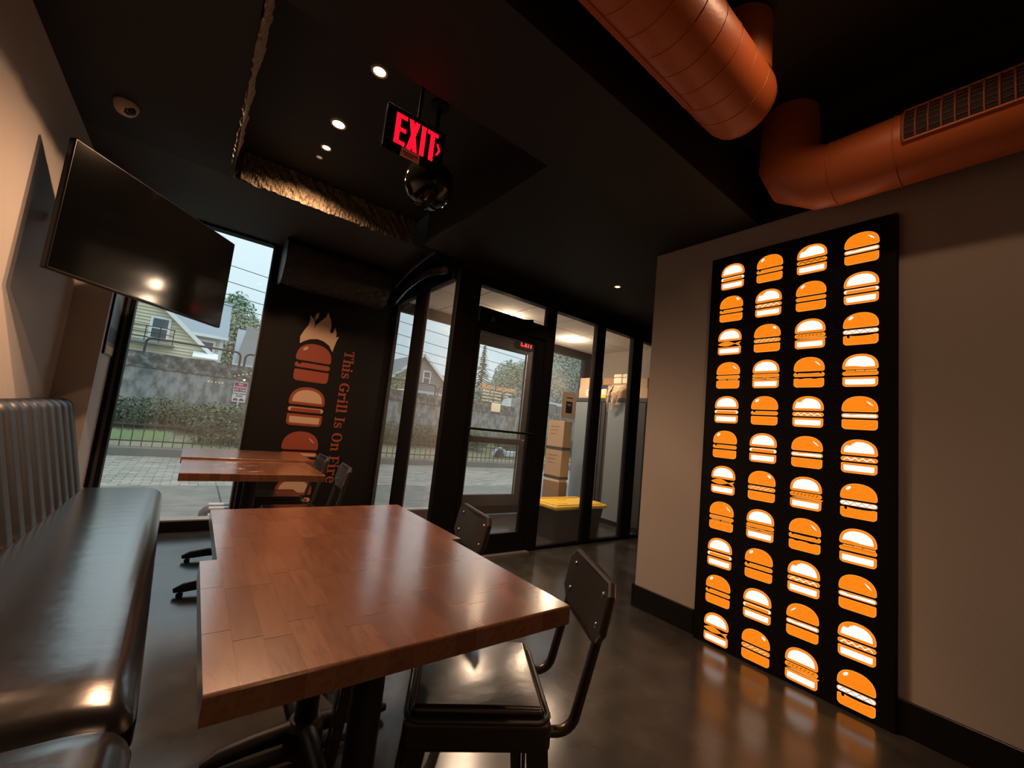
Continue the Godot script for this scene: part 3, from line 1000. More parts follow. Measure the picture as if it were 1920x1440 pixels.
# ------------------------------------------------------------------ lit panel
func build_panel() -> void:
	var t := thing("light_panel", "tall black wall panel with rows of glowing orange burgers standing on the floor", "light panel", Vector3(2.7055, 0, -0.925))
	var mb := Mb.new()
	mb.mm(Vector3(-0.041, 0.0, -0.472), Vector3(0, 2.455, 0.472), 0.003)
	obj("backing", mb, M.panel_black, t)
	var cols := [["W", "Nr", "F", "Dr", "W", "Nl", "F", "Dr", "W", "Nl", "F"], ["Nl", "Z", "Sr", "V", "Nl", "W", "Sr", "V", "Nl", "W", "Sr"], ["Zd", "Pl", "C", "Rr", "Z", "Br", "C", "Rr", "Z", "Bl", "C"], ["Br", "W", "Gx", "H", "Br", "Z", "Gl", "H", "Br", "Z", "Gl"]]
	var zs := [-1.256, -1.036, -0.817, -0.594]
	var b := Basis(Vector3(0, 0, 1), Vector3(0, 1, 0), Vector3(-1, 0, 0))
	for c in 4:
		for r in 11:
			icon(cols[c][r], t, Transform3D(b, Vector3(-0.0412, 2.308 - 0.2202 * r - 0.085, zs[c] + 0.925)), 0.146, "icon")
	var l := AreaLight3D.new()
	l.name = "lamp_light"
	l.area_size = Vector2(0.85, 2.3)
	l.light_energy = 0.12
	l.light_color = Color(1.0, 0.62, 0.25)
	l.area_range = 8.0
	l.shadow_enabled = true
	t.add_child(l)
	l.position = Vector3(-0.06, 1.21, 0)
	l.basis = Basis.looking_at(Vector3(-1, 0, 0))

# ------------------------------------------------------------------ furniture
func table(label: String, x0: float, x1: float, z0: float, z1: float, top: float, sd: int, group: String, eased: bool) -> Node3D:
	var cx := (x0 + x1) * 0.5
	var cz := (z0 + z1) * 0.5
	var t := thing("dining_table", label, "table", Vector3(cx, 0, cz), 0.0, group)
	var rg := RandomNumberGenerator.new()
	rg.seed = sd
	var hx := (x1 - x0) * 0.5
	var hz := (z1 - z0) * 0.5
	var n := 16
	var th := 0.042
	var slab := Mb.new()
	slab.mm(Vector3(-hx + 0.004, top - th + 0.001, -hz + 0.004), Vector3(hx - 0.004, top - 0.006, hz - 0.004))
	var core := obj("tabletop", slab, M.stave_1, t)
	var last := -1
	for k in n:
		var a := -hx + 2 * hx * k / n
		var b := -hx + 2 * hx * (k + 1) / n
		var cuts := [-hz]
		var off := rg.randf_range(-0.22, 0.22)
		for q in [-0.4, 0.4]: cuts.append((q + off + rg.randf_range(-0.1, 0.1)) * hz)
		cuts.append(hz)
		for i in cuts.size() - 1:
			var pick := rg.randi_range(0, 4)
			if pick == last: pick = (pick + 1) % 5
			last = pick
			var mb := Mb.new()
			var pa: float = cuts[i]
			var pb: float = cuts[i + 1]
			var pr := PackedVector2Array()
			if i == 0 and not eased: pr.append_array(PackedVector2Array([Vector2(pa, top - th), Vector2(pa + 0.001, top - 0.004), Vector2(pa + 0.0022, top - 0.0012), Vector2(pa + 0.005, top)]))
			else: pr.append_array(PackedVector2Array([Vector2(pa + 0.0003, top - th), Vector2(pa + 0.0003, top - 0.0004), Vector2(pa + 0.0007, top)]))
			if i == cuts.size() - 2 and eased: pr.append_array(PackedVector2Array([Vector2(pb - 0.005, top), Vector2(pb - 0.0022, top - 0.0012), Vector2(pb - 0.001, top - 0.004), Vector2(pb, top - th)]))
			else: pr.append_array(PackedVector2Array([Vector2(pb - 0.0007, top), Vector2(pb - 0.0003, top - 0.0004), Vector2(pb - 0.0003, top - th)]))
			mb.xf = Transform3D(Basis(Vector3(0, 0, 1), Vector3(0, 1, 0), Vector3(-1, 0, 0)), Vector3.ZERO)
			var e0 := 0.006 if k == n - 1 else 0.0002
			var e1 := 0.006 if k == 0 else 0.0002
			mb.prism(pr, -b + e0 * 0.5, -a - e1 * 0.5)
			obj("stave", mb, M["stave_%d" % pick], core)
	var mb := Mb.new()
	mb.lathe([Vector2(0.042, 0.05), Vector2(0.038, 0.10), Vector2(0.038, top - th - 0.012)], 28)
	obj("pedestal", mb, M.cast_iron, t)
	mb = Mb.new()
	mb.mm(Vector3(-0.2, top - th - 0.014, -0.03), Vector3(0.2, top - th, 0.03)); mb.mm(Vector3(-0.03, top - th - 0.0142, -0.2), Vector3(0.03, top - th, 0.2))
	obj("top_plate", mb, M.cast_iron, t)
	mb = Mb.new()
	mb.lathe([Vector2(0.0005, 0.085), Vector2(0.05, 0.085), Vector2(0.062, 0.065), Vector2(0.066, 0.02), Vector2(0.0005, 0.02)], 24)
	for d in [Vector3.LEFT, Vector3.RIGHT, Vector3.FORWARD, Vector3.BACK]:
		var side: Vector3 = d.cross(Vector3.UP)
		mb.tube([d * 0.03 + Vector3.UP * 0.055, d * 0.16 + Vector3.UP * 0.05, d * 0.25 + Vector3.UP * 0.04, d * 0.295 + Vector3.UP * 0.028], 0.028, 12, [1.1, 1.0, 0.9, 0.45])
	obj("base", mb, M.cast_iron, t)
	for d in [Vector3.LEFT, Vector3.RIGHT, Vector3.FORWARD, Vector3.BACK]:
		mb = Mb.new()
		mb.xf = Transform3D(Basis.IDENTITY, d * 0.262)
		mb.lathe([Vector2(0.0005, 0.0), Vector2(0.017, 0.0), Vector2(0.017, 0.012), Vector2(0.006, 0.014), Vector2(0.006, 0.03)], 12)
		obj("glide", mb, M.plastic_black, t)
	return t

func build_chair() -> Node3D:
	# front looks to -x, back stands at +x
	var t := thing("dining_chair", "black metal chair in front with its cushioned seat half under the near table", "chair", Vector3.ZERO, 0.0)
	var mb := Mb.new()
	mb.pillow(Vector3(0, 0.417, 0), Vector3(0.365, 0.074, 0.365), 0.016, 0.0, 4, 6)
	obj("seat_pan", mb, M.steel, t)
	mb = Mb.new()
	var rim := []
	var rr := 0.035
	for c in [[1, 1, 0.0], [-1, 1, PI * 0.5], [-1, -1, PI], [1, -1, PI * 1.5]]:
		for k in 6:
			var a: float = c[2] + PI * 0.5 * k / 5.0
			rim.append(Vector3(c[0] * (0.178 - rr) + rr * cos(a), 0.452, c[1] * (0.178 - rr) + rr * sin(a)))
	rim.append(rim[0])
	mb.tube(rim, 0.007, 8)
	obj("seat_rim", mb, M.steel, t)
	mb = Mb.new()
	mb.pillow(Vector3(0, 0.461, 0), Vector3(0.332, 0.03, 0.332), 0.013, 0.007, 5, 10)
	obj("seat_cushion", mb, M.vinyl, t)
	for sx in [-1, 1]:
		for sz in [-1, 1]:
			mb = Mb.new()
			var a := Vector3(0.165 * sx, 0.415, 0.165 * sz)
			var b := Vector3(0.205 * sx, 0.0, 0.20 * sz)
			mb.beam(a + Vector3(-0.022 * sx, 0, 0.008 * sz), b + Vector3(-0.014 * sx, 0, 0.005 * sz), Vector2(0.05, 0.006), Vector2(0.03, 0.006), Vector3(1, 0, 0))
			mb.beam(a + Vector3(0.008 * sx, 0, -0.022 * sz), b + Vector3(0.005 * sx, 0, -0.014 * sz), Vector2(0.05, 0.006), Vector2(0.03, 0.006), Vector3(0, 0, 1))
			obj("leg", mb, M.steel, t)
	for s in [-1, 1]:
		mb = Mb.new()
		var zz: float = 0.135 * s
		var pts := [Vector3(0.12, 0.405, zz), Vector3(0.19, 0.405, zz)]
		for k in 7:
			var a := -PI * 0.5 + (PI * 0.5 - 0.18) * k / 6.0
			pts.append(Vector3(0.205 + 0.05 * cos(a), 0.455 + 0.05 * sin(a), zz))
		pts.append(Vector3(0.325, 0.758, zz * 1.02))
		mb.tube(pts, 0.0132, 12)
		obj("back_post", mb, M.steel, t)
	# pressed plate of the back, slightly curved, corners cut
	var tilt := Basis(Vector3(0, 0, 1), -0.19)
	var hw := 0.178
	var hh := 0.086
	var ring := func(inset_: float) -> Array:
		var p := []
		for q in [[hw - 0.028, hh], [hw, hh - 0.028], [hw, -hh + 0.045], [hw - 0.04, -hh], [-hw + 0.04, -hh], [-hw, -hh + 0.045], [-hw, hh - 0.028], [-hw + 0.028, hh]]:
			p.append(Vector2(q[0] - inset_ * signf(q[0]), q[1] - inset_ * signf(q[1])))
		return p
	mb = Mb.new()
	var bend := func(q: Vector2, x: float) -> Vector3: return Vector3(0.308, 0.70, 0) + tilt * Vector3(x - 0.55 * q.x * q.x, q.y, q.x)
	var R0: Array = ring.call(0.0); var R1: Array = ring.call(0.006)
	for sg in [-1.0, 1.0]:
		for k in 8:
			var l := (k + 1) % 8
			mb.quad(bend.call(R0[k], 0.012 + 0.006 * sg), bend.call(R0[l], 0.012 + 0.006 * sg), bend.call(R1[l], 0.012 + 0.011 * sg), bend.call(R1[k], 0.012 + 0.011 * sg), Vector3(sg, 0, 0))
		var N := 10
		for i in N:
			var xa := lerpf(-1, 1, float(i) / N); var xb := lerpf(-1, 1, float(i + 1) / N)
			var f := func(x: float, top: bool) -> Vector2:
				var ax := absf(x) * (hw - 0.006)
				var y := hh - 0.006
				if top: y -= maxf(0.0, ax - (hw - 0.034))
				else: y -= maxf(0.0, (ax - (hw - 0.046)) * 0.97)
				return Vector2(x * (hw - 0.006), y if top else -y)
			mb.quad(bend.call(f.call(xa, false), 0.012 + 0.011 * sg), bend.call(f.call(xb, false), 0.012 + 0.011 * sg), bend.call(f.call(xb, true), 0.012 + 0.011 * sg), bend.call(f.call(xa, true), 0.012 + 0.011 * sg), Vector3(sg, 0, 0))
	for k in 8:
		var l := (k + 1) % 8
		mb.quad(bend.call(R0[k], 0.006), bend.call(R0[l], 0.006), bend.call(R0[l], 0.018), bend.call(R0[k], 0.018), Vector3(0, R0[k].y + R0[l].y, R0[k].x + R0[l].x))
	var plate := obj("backrest", mb, M.steel, t)
	for q in [[-0.128, 0.045], [0.128, 0.045], [-0.128, -0.035], [0.128, -0.035]]:
		mb = Mb.new()
		mb.xf = Transform3D(tilt * Basis(Vector3(0, 0, 1), PI * 0.5), bend.call(Vector2(q[0], q[1]), 0.0005))
		mb.lathe([Vector2(0.0075, 0.0), Vector2(0.006, 0.003), Vector2(0.0005, 0.0045)], 12, true)
		obj("rivet", mb, M.chrome, plate)
	return t

func bench(label: String, z0: float, z1: float, taper: float) -> void:
	var t := thing("banquette", label, "bench", Vector3(-0.33, 0, (z0 + z1) * 0.5))
	var lean := 0.21
	var h := (z1 - z0) * 0.5
	var mb := Mb.new()
	mb.pillow(Vector3(0.055, 0.385, 0), Vector3(0.56, 0.165, 2 * h), 0.056, 0.012, 8, 30)
	for i in mb.v.size():
		var q := mb.v[i]
		var e := clampf(1.0 - (h - q.z) / 0.17, 0, 1) if taper > 0.0 else clampf(1.0 - (h + q.z) / 0.12, 0, 1)
		var fr := clampf(1.0 - (0.335 - q.x) / 0.13, 0, 1)
		if q.y > 0.385:
			mb.v[i].y -= 0.038 * e * e + 0.026 * fr * fr
			mb.n[i] = (mb.n[i] + mb.n[i].y * Vector3(0.4 * fr, 0, 0.447 * e * (1.0 if taper > 0.0 else -1.0))).normalized()
		if taper > 0.0: mb.v[i].x -= taper * clampf((h - q.z) / (2 * h), 0, 1) * smoothstep(-0.2, 0.335, q.x)
	obj("seat_cushion", mb, M.vinyl, t)
	mb = Mb.new()
	mb.mm(Vector3(-0.30, 0.09, -h + 0.01), Vector3(0.29 - taper, 0.37, h - 0.01), 0.012)
	obj("front_panel", mb, M.vinyl, t)
	mb = Mb.new()
	mb.mm(Vector3(-0.30, 0.0, -h + 0.02), Vector3(0.22, 0.09, h - 0.02))
	obj("plinth", mb, M.frame, t)
	mb = Mb.new()
	mb.prism(PackedVector2Array([Vector2(-0.435, 0.0), Vector2(-0.22, 0.0), Vector2(-0.22, 0.42), Vector2(-0.36, 1.05), Vector2(-0.435, 1.05)]), -h + 0.01, h - 0.01)
	obj("back_frame", mb, M.fabric_back, t)
	var n := int(round(2 * h / 0.163))
	var wch := 2 * h / n
	var ch := Mb.new()
	ch.pillow(Vector3(0, 0.325, 0), Vector3(0.13, 0.67, wch * 1.03), 0.062, 0.0, 8, 5)
	var am := ch.mesh(M.vinyl_soft)
	for k in n:
		var o := put("back_channel", am, null, t)
		o.transform = Transform3D(Basis(Vector3(0, 0, 1), lean), Vector3(-0.247, 0.41, -h + wch * (k + 0.5)))

func build_furniture() -> void:
	bench("long black leather banquette with channel-tufted back along the left wall", -4.075, -1.289, 0.09)
	bench("nearest black leather banquette section, its seat just past the seam", -1.278, 0.75, 0.0)
	var g := "butcher-block dining tables"
	table("large near butcher-block table in front with an overhanging corner", 0.067, 0.802, -1.324, -0.728, 0.75, 3, g, true)
	table("butcher-block table pushed against the far side of the nearest one", 0.104, 0.844, -1.9285, -1.326, 0.748, 9, g, false)
	table("far table whose thick dark front edge faces the camera", -0.013, 0.73, -3.445, -2.823, 0.75, 14, g, true)
	table("farthest table, by the window behind the other far one", -0.02, 0.79, -4.07, -3.455, 0.762, 21, g, false)
	var c := build_chair()
	c.position = Vector3(0.748, 0, -1.016); c.rotation.y = -0.525
	var gg := "black metal dining chairs"
	c.set_meta("group", gg)
	dup(c, Vector3(0.765, 0, -1.66), -0.20, "black metal chair whose riveted back shows behind the joint of the two near tables", gg)
	dup(c, Vector3(0.61, 0, -3.13), -0.09, "black metal chair pulled up to the thick-edged far table, back catching grey light", gg)
	dup(c, Vector3(0.60, 0, -3.72), 0.0, "black metal chair at the farthest table, its seat showing below the tabletop", gg)
	# television on its wall arm
	var yaw := 0.918
	var t := thing("television", "large dark flat television angled out from the left wall, switched off", "television", Vector3(-0.294, 2.035, -3.392), yaw)
	# its screen looks along local +z
	var mb := Mb.new()
	mb.mm(Vector3(-0.60, -0.338, -0.035), Vector3(0.60, 0.338, 0.0), 0.006)
	obj("housing", mb, M.plastic_black, t)
	mb = Mb.new()
	mb.mm(Vector3(-0.59, -0.325, 0.0), Vector3(0.59, 0.329, 0.0015))
	obj("screen", mb, M.tv_screen, t)
	mb = Mb.new()
	mb.mm(Vector3(-0.12, -0.12, -0.055), Vector3(0.12, 0.12, -0.035))
	var d := Vector3(-0.755 + 0.294, 0, 0.12).rotated(Vector3.UP, -yaw)
	mb.beam(Vector3(0, 0, -0.05), d, Vector2(0.05, 0.03), Vector2(0.05, 0.03), Vector3.UP)
	obj("wall_arm", mb, M.frame, t)
	# poster on the side of the pier
	t = thing("poster", "blue-grey poster on the pier side between banquette and window", "poster", Vector3(-0.580, 1.80, -4.36))
	mb = Mb.new()
	mb.mm(Vector3(0, -0.40, -0.20), Vector3(0.008, 0.40, 0.20))
	var pr := obj("sheet", mb, M.print_blue, t)
	mb = Mb.new()
	mb.mm(Vector3(0.0, -0.40, 0.185), Vector3(0.012, 0.40, 0.21))
	obj("edge_strip", mb, M.frame, t)
	mb = Mb.new()
	mb.mm(Vector3(0.0, -0.30, -0.15), Vector3(0.0095, -0.19, 0.12))
	obj("photo_patch", mb, M.ink_purple, pr)
	mb = Mb.new()
	mb.mm(Vector3(0.0, -0.39, -0.18), Vector3(0.0095, -0.33, 0.15))
	obj("photo_patch", mb, M.cardboard, pr)

# ------------------------------------------------------------------ vestibule
func build_vestibule() -> void:
	var f: Material = M.frame
	# glass box standing into the room
	var g := shell("glass_partition")
	for b in [[1.68, 1.915], [2.756, 2.884], [3.5275, 3.674], [4.206, 4.403]]:
		cube("mullion", Vector3(b[0], 0, -3.215), Vector3(b[1], 2.53, -3.15), f, g, 0.004)
	for b in [[-4.62, -4.56], [-4.0545, -3.7756]]:
		cube("mullion", Vector3(1.68, 0, b[0]), Vector3(1.71, 2.53, b[1]), f, g, 0.004)
	cube("top_rail", Vector3(1.915, 2.445, -3.225), Vector3(5.05, 2.535, -3.135), f, g, 0.004)
	cube("top_rail", Vector3(1.66, 2.445, -4.56), Vector3(1.73, 2.72, -3.23), f, g, 0.004)
	cube("bottom_rail", Vector3(2.884, 0, -3.21), Vector3(5.05, 0.035, -3.15), f, g, 0.004)
	cube("bottom_rail", Vector3(1.66, 0, -4.56), Vector3(1.73, 0.09, -3.23), f, g, 0.004)
	cube("transom_bar", Vector3(1.915, 2.10, -3.225), Vector3(2.756, 2.245, -3.135), f, g, 0.004)
	for b in [[2.884, 3.5275, 0.035], [3.674, 4.206, 0.035], [4.403, 5.05, 0.035], [1.915, 2.756, 2.245]]:
		cube("pane", Vector3(b[0], b[2], -3.184), Vector3(b[1], 2.445, -3.18), M.glass, g)
	for b in [[-4.56, -4.0545], [-3.7756, -3.23]]:
		cube("pane", Vector3(1.693, 0.09, b[0]), Vector3(1.697, 2.445, b[1]), M.glass, g)
	# inner door
	var d := shell("door_1")
	for b in [[1.917, 0.012, 1.965, 2.095], [2.64, 0.012, 2.754, 2.095], [1.965, 0.012, 2.64, 0.19], [1.965, 2.03, 2.64, 2.095]]:
		cube("door_rail", Vector3(b[0], b[1], -3.205), Vector3(b[2], b[3], -3.155), f, d, 0.003)
	cube("pane", Vector3(1.965, 0.19, -3.183), Vector3(2.64, 2.03, -3.179), M.glass, d)
	var mb := Mb.new()
	mb.tube([Vector3(1.93, 1.135, -3.10), Vector3(2.70, 1.135, -3.10)], 0.011, 12)
	for x in [1.945, 2.685]: mb.tube([Vector3(x, 1.135, -3.10), Vector3(x, 1.135, -3.157)], 0.009, 8)
	obj("push_bar", mb, f, d)
	mb = Mb.new()
	mb.mm(Vector3(2.04, 2.11, -3.135), Vector3(2.30, 2.17, -3.075), 0.006)
	mb.beam(Vector3(2.22, 2.18, -3.10), Vector3(2.45, 2.215, -3.02), Vector2(0.02, 0.012), Vector2(0.02, 0.012), Vector3.UP)
	mb.beam(Vector3(2.45, 2.215, -3.02), Vector3(2.55, 2.215, -3.13), Vector2(0.02, 0.012), Vector2(0.02, 0.012), Vector3.UP)
	mb.xf = Transform3D()
	obj("door_closer", mb, f, d)
	cube("threshold", Vector3(1.915, 0.0, -3.23), Vector3(2.756, 0.011, -3.10), M.sill_metal, d)
	# outer glazing and outer door
	var w := shell("window_2")
	for b in [[1.70, 1.735, 0.0, 2.53], [2.70, 2.76, 0.0, 2.53], [3.865, 3.99, 0.0, 2.53], [4.89, 5.05, 0.0, 2.53]]:
		cube("window_frame", Vector3(b[0], b[2], -4.68), Vector3(b[1], b[3], -4.58), f, w, 0.004)
	cube("window_frame", Vector3(1.735, 2.40, -4.68), Vector3(4.89, 2.53, -4.58), f, w, 0.004)
	for b in [[1.735, 2.70], [3.99, 4.89]]:
		cube("window_frame", Vector3(b[0], 0.0, -4.68), Vector3(b[1], 0.10, -4.58), f, w, 0.004)
		cube("window_sill", Vector3(b[0], 0.10, -4.665), Vector3(b[1], 0.12, -4.575), M.sill_metal, w, 0.003)
		cube("pane", Vector3(b[0], 0.10, -4.632), Vector3(b[1], 2.40, -4.628), M.glass, w)
	var o := shell("door_2")
	for b in [[2.762, 0.012, 2.88, 2.36], [3.70, 0.012, 3.863, 2.36], [2.88, 0.012, 3.70, 0.265], [2.88, 2.25, 3.70, 2.36]]:
		cube("door_rail", Vector3(b[0], b[1], -4.655), Vector3(b[2], b[3], -4.605), f, o, 0.003)
	cube("door_rail", Vector3(2.762, 2.362, -4.66), Vector3(3.863, 2.40, -4.60), f, o)
	cube("pane", Vector3(2.88, 0.265, -4.632), Vector3(3.70, 2.25, -4.628), M.glass, o)
	cube("glass_bead", Vector3(3.692, 0.265, -4.606), Vector3(3.70, 2.25, -4.598), M.sill_metal, o)
	mb = Mb.new()
	mb.mm(Vector3(2.86, 0.95, -4.60), Vector3(3.72, 1.03, -4.545), 0.008)
	obj("push_bar", mb, f, o)
	mb = Mb.new()
	mb.tube([Vector3(3.76, 1.02, -4.60), Vector3(3.76, 1.02, -4.54), Vector3(3.76, 0.80, -4.54), Vector3(3.76, 0.78, -4.545), Vector3(3.80, 0.77, -4.56)], 0.008, 8)
	obj("pull_handle", mb, M.sill_metal, o)
	# vinyl letters on the outer door, read from outside
	var flip := Basis(Vector3(-1, 0, 0), Vector3(0, 1, 0), Vector3(0, 0, -1))
	lettering("door_lettering", "OPENING HOURS", "Droid Sans", 700, 0.055, M.door_letter, o, Vector3(3.27, 1.695, -4.636), flip)
	var days := ["Monday          11:00 am - 10:00 pm", "Tuesday         11:00 am - 10:00 pm"]
	for k in 4:
		for s in [[3.02, 3.13], [3.15, 3.20], [3.22, 3.33], [3.39, 3.46 + (0.05 if k == 0 else 0.0)]]:
			mb = Mb.new()
			mb.mm(Vector3(s[0], 1.632 - 0.043 * k, -4.638), Vector3(s[1], 1.632 - 0.043 * k + 0.016, -4.634))
			obj("lettering_line", mb, M.door_letter_white, o)
	tag(cube("door_notice", Vector3(3.182, 1.375, -4.627), Vector3(3.33, 1.493, -4.624), M.paper_cool), "small blank pale sheet taped inside the outer door below the opening hours", "notice")
	# white tile ceiling
	var c := shell("ceiling_vestibule")
	cube("ceiling_grid", Vector3(1.735, 2.519, -4.58), Vector3(5.05, 2.53, -3.225), M.tile_grid, c)
	for i in 6:
		for j in 3:
			var x0 := 1.737 + 0.603 * i - 0.15
			var z0 := -3.228 - 0.603 * j
			mb = Mb.new()
			var lo := Vector3(maxf(x0 + 0.006, 1.737), 2.513, maxf(z0 - 0.597, -4.578))
			var hi := Vector3(minf(x0 + 0.597, 5.048), 2.525, z0 - 0.006)
			if hi.x - lo.x < 0.02 or hi.z - lo.z < 0.02: continue
			mb.mm(lo, hi, 0.002)
			obj("ceiling_tile", mb, M.tile_white, c)
	# paper with a dark block taped on the front glass
	var t := thing("taped_notice", "white letter-size notice with a dark block taped on the vestibule's front glass", "notice", Vector3(3.195, 1.482, -3.176))
	mb = Mb.new()
	mb.mm(Vector3(-0.108, -0.14, 0), Vector3(0.108, 0.14, 0.0012))
	obj("sheet", mb, M.paper, t)
	mb = Mb.new()
	mb.mm(Vector3(-0.045, -0.085, 0.0), Vector3(0.05, 0.04, 0.002))
	var blk := obj("dark_block", mb, M.ink_purple, t)
	mb = Mb.new()
	mb.mm(Vector3(-0.045, 0.075, 0.0), Vector3(0.05, 0.085, 0.002))
	obj("heading_line", mb, M.ink, t)
	mb = Mb.new()
	mb.mm(Vector3(-0.03, 0.008, 0.0), Vector3(0.035, 0.014, 0.0026)); mb.mm(Vector3(-0.02, -0.006, 0.0), Vector3(0.025, 0.0, 0.0026))
	obj("printed_line", mb, M.paper, blk)
	# grey cabinets at the right end
	t = thing("storage_cabinet", "tall grey cabinet with dark door gaps at the right end of the vestibule", "cabinet", Vector3(4.86, 0, -3.88))
	mb = Mb.new()
	mb.mm(Vector3(-0.145, 0.06, -0.66), Vector3(0.165, 1.70, 0.63), 0.003)
	obj("body", mb, M.cabinet_dark, t)
	cube("plinth", Vector3(-0.13, 0, -0.65), Vector3(0.165, 0.06, 0.62), M.frame, t)
	cube("top_board", Vector3(-0.165, 1.70, -0.67), Vector3(0.17, 1.755, 0.64), M.cabinet_dark, t, 0.004)
	for s in [[-0.64, -0.20, "cabinet_grey"], [-0.19, -0.13, "cabinet_dark"], [-0.115, -0.055, "cabinet_dark"], [0.0, 0.34, "cabinet_grey"], [0.37, 0.62, "cabinet_dark"]]:
		cube("door_panel", Vector3(-0.162, 0.07, s[0]), Vector3(-0.145, 1.69, s[1]), M[s[2]], t, 0.003)
	cube("key_lock", Vector3(-0.166, 0.95, -0.085), Vector3(-0.162, 0.965, -0.07), M.chrome, t)
	# what lies on the cabinet
	var box := func(called: String, label: String, at: Vector3, s: Vector3, m: Material, group: String, turn := 0.0) -> Node3D:
		var k := thing(called, label, "box", at, turn, group)
		var q := Mb.new()
		q.mm(Vector3(-s.x * 0.5, 0, -s.z * 0.5), Vector3(s.x * 0.5, s.y, s.z * 0.5), 0.003)
		obj("carton", q, m, k)
		for sg in [-1.0, 1.0]:
			q = Mb.new()
			q.mm(Vector3(-s.x * 0.5 + 0.002, s.y, 0.004 if sg > 0 else -s.z * 0.5 + 0.002), Vector3(s.x * 0.5 - 0.002, s.y + 0.003, s.z * 0.5 - 0.002 if sg > 0 else -0.004))
			obj("flap", q, m, k)
		return k
	var bb: Node3D = box.call("carton_box", "lower cardboard box with a white label on the cabinet, nearest the street", Vector3(4.83, 1.755, -4.34), Vector3(0.24, 0.155, 0.30), M.cardboard, "boxes on the cabinet", 0.0)
	cube("shipping_label", Vector3(-0.124, 0.03, 0.0), Vector3(-0.12, 0.13, 0.12), M.paper, bb)
	cube("label_mark", Vector3(-0.1255, 0.06, 0.05), Vector3(-0.124, 0.11, 0.085), M.ink, bb)
	bb = box.call("carton_box", "upper cardboard box stacked beside the outer window on the cabinet", Vector3(4.85, 1.913, -4.33), Vector3(0.22, 0.155, 0.36), M.cardboard, "boxes on the cabinet", 0.0)
	cube("shipping_label", Vector3(-0.114, 0.02, 0.03), Vector3(-0.11, 0.13, 0.15), M.paper, bb)
	bb = box.call("carton_box", "white and yellow small box on the cabinet behind the mullion", Vector3(4.82, 1.755, -4.02), Vector3(0.22, 0.135, 0.15), M.paper, "boxes on the cabinet", 0.0)
	cube("yellow_band", Vector3(-0.1125, 0.0, -0.074), Vector3(-0.11, 0.05, 0.074), M.bin_yellow, bb)
	box.call("carton_box", "dark flat box lying on the white and yellow box", Vector3(4.82, 1.895, -3.99), Vector3(0.24, 0.05, 0.24), M.sign_purple, "boxes on the cabinet", 0.0)
	box.call("carton_box", "brown box on the cabinet behind the dark flat one", Vector3(4.90, 1.948, -4.02), Vector3(0.16, 0.12, 0.2), M.cardboard_dark, "boxes on the cabinet", 0.0)
	box.call("carton_box", "lower tan box at the cabinet's room-side end", Vector3(4.84, 1.755, -3.36), Vector3(0.24, 0.14, 0.2), M.cardboard, "boxes on the cabinet", 0.0)
	box.call("carton_box", "upper tan box at the cabinet's room-side end", Vector3(4.84, 1.898, -3.37), Vector3(0.22, 0.13, 0.18), M.cardboard, "boxes on the cabinet", 0.0)
	box.call("carton_box", "low wide box carrying the white foam containers", Vector3(4.84, 1.755, -3.68), Vector3(0.26, 0.20, 0.30), M.cardboard_dark, "boxes on the cabinet", 0.0)
	var fo: Node3D
	for k in 2:
		t = thing("foam_container", ["white foam takeout container, the left of two", "white foam takeout container, the right of two"][k], "container", Vector3(4.80, 1.958, -3.775 + 0.158 * k), 0.0, "foam containers on the cabinet")
		mb = Mb.new()
		mb.pillow(Vector3(0, 0.045, 0), Vector3(0.15, 0.09, 0.15), 0.02, 0.0, 3, 3)
		obj("tray", mb, M.foam, t)
		mb = Mb.new()
		mb.pillow(Vector3(0, 0.118, 0), Vector3(0.15, 0.055, 0.15), 0.02, 0.0, 3, 3)
		obj("lid", mb, M.foam, t)
	# clear film hanging from the cabinet top
	var nz := noise(4.0, 3, 91)
	mb = Mb.new()
	var fr := RandomNumberGenerator.new()
	fr.seed = 17
	for s in 22:
		var P := []
		var z0 := -3.86 + 0.30 * fr.randf()
		var zt := lerpf(z0, -3.85, 0.6) + fr.randf_range(-0.03, 0.03)
		var ln := 0.22 + 0.20 * fr.randf() * (1.0 - absf(z0 + 3.80) * 2.0)
		var wid := fr.randf_range(0.012, 0.05)
		for i in 5:
			var row := []
			for j in 13:
				var u := i / 4.0 - 0.5
				var v := j / 12.0
				var z := lerpf(z0, zt, v) + u * wid * (1.0 - 0.5 * v)
				row.append(Vector3(4.655 - 0.03 * fr.randf() * 0.2 - 0.05 * sin(PI * v) + 0.03 * nz.get_noise_3d(z * 9.0, v * 2.0, s * 3.0) - 0.012 * absf(u), 1.93 - ln * v, z + 0.012 * nz.get_noise_3d(u * 3, v * 4, 9.0 + s)))
			P.append(row)
		mb.sheet(P, Vector3.LEFT)
	tag(obj("plastic_film", mb, M.plastic_film), "crumpled clear plastic film hanging down the cabinet front below the foam containers", "plastic wrap")
	# cardboard stack in front of the right outer window
	var ys := [[0.0, 0.27, "cardboard_dark"], [0.275, 0.535, "cardboard_dark"], [0.575, 0.95, "cardboard"], [0.96, 1.345, "cardboard"]]
	var nm := ["bottom reddish box of the stack in front of the outer window", "second box from below in the stack in front of the outer window", "third box from below in the window stack, tan with dark tape at its foot", "top tan box of the stack in front of the outer window"]
	for k in 4:
		var s := Vector3(0.15, ys[k][1] - ys[k][0] - 0.003, 0.31)
		bb = box.call("stacked_box", nm[k], Vector3(3.98, ys[k][0], -4.09), s, M[ys[k][2]], "boxes stacked by the outer window", 0.0)
		if k > 1:
			cube("tape_band", Vector3(-0.077, 0.0, -0.157), Vector3(0.077, 0.035, 0.157), M.tape_dark, bb)
			for l in 3: cube("printed_line", Vector3(-0.0765, 0.30 - 0.05 * l, -0.10), Vector3(-0.075, 0.306 - 0.05 * l, 0.08 - 0.03 * l), M.tape_dark, bb)
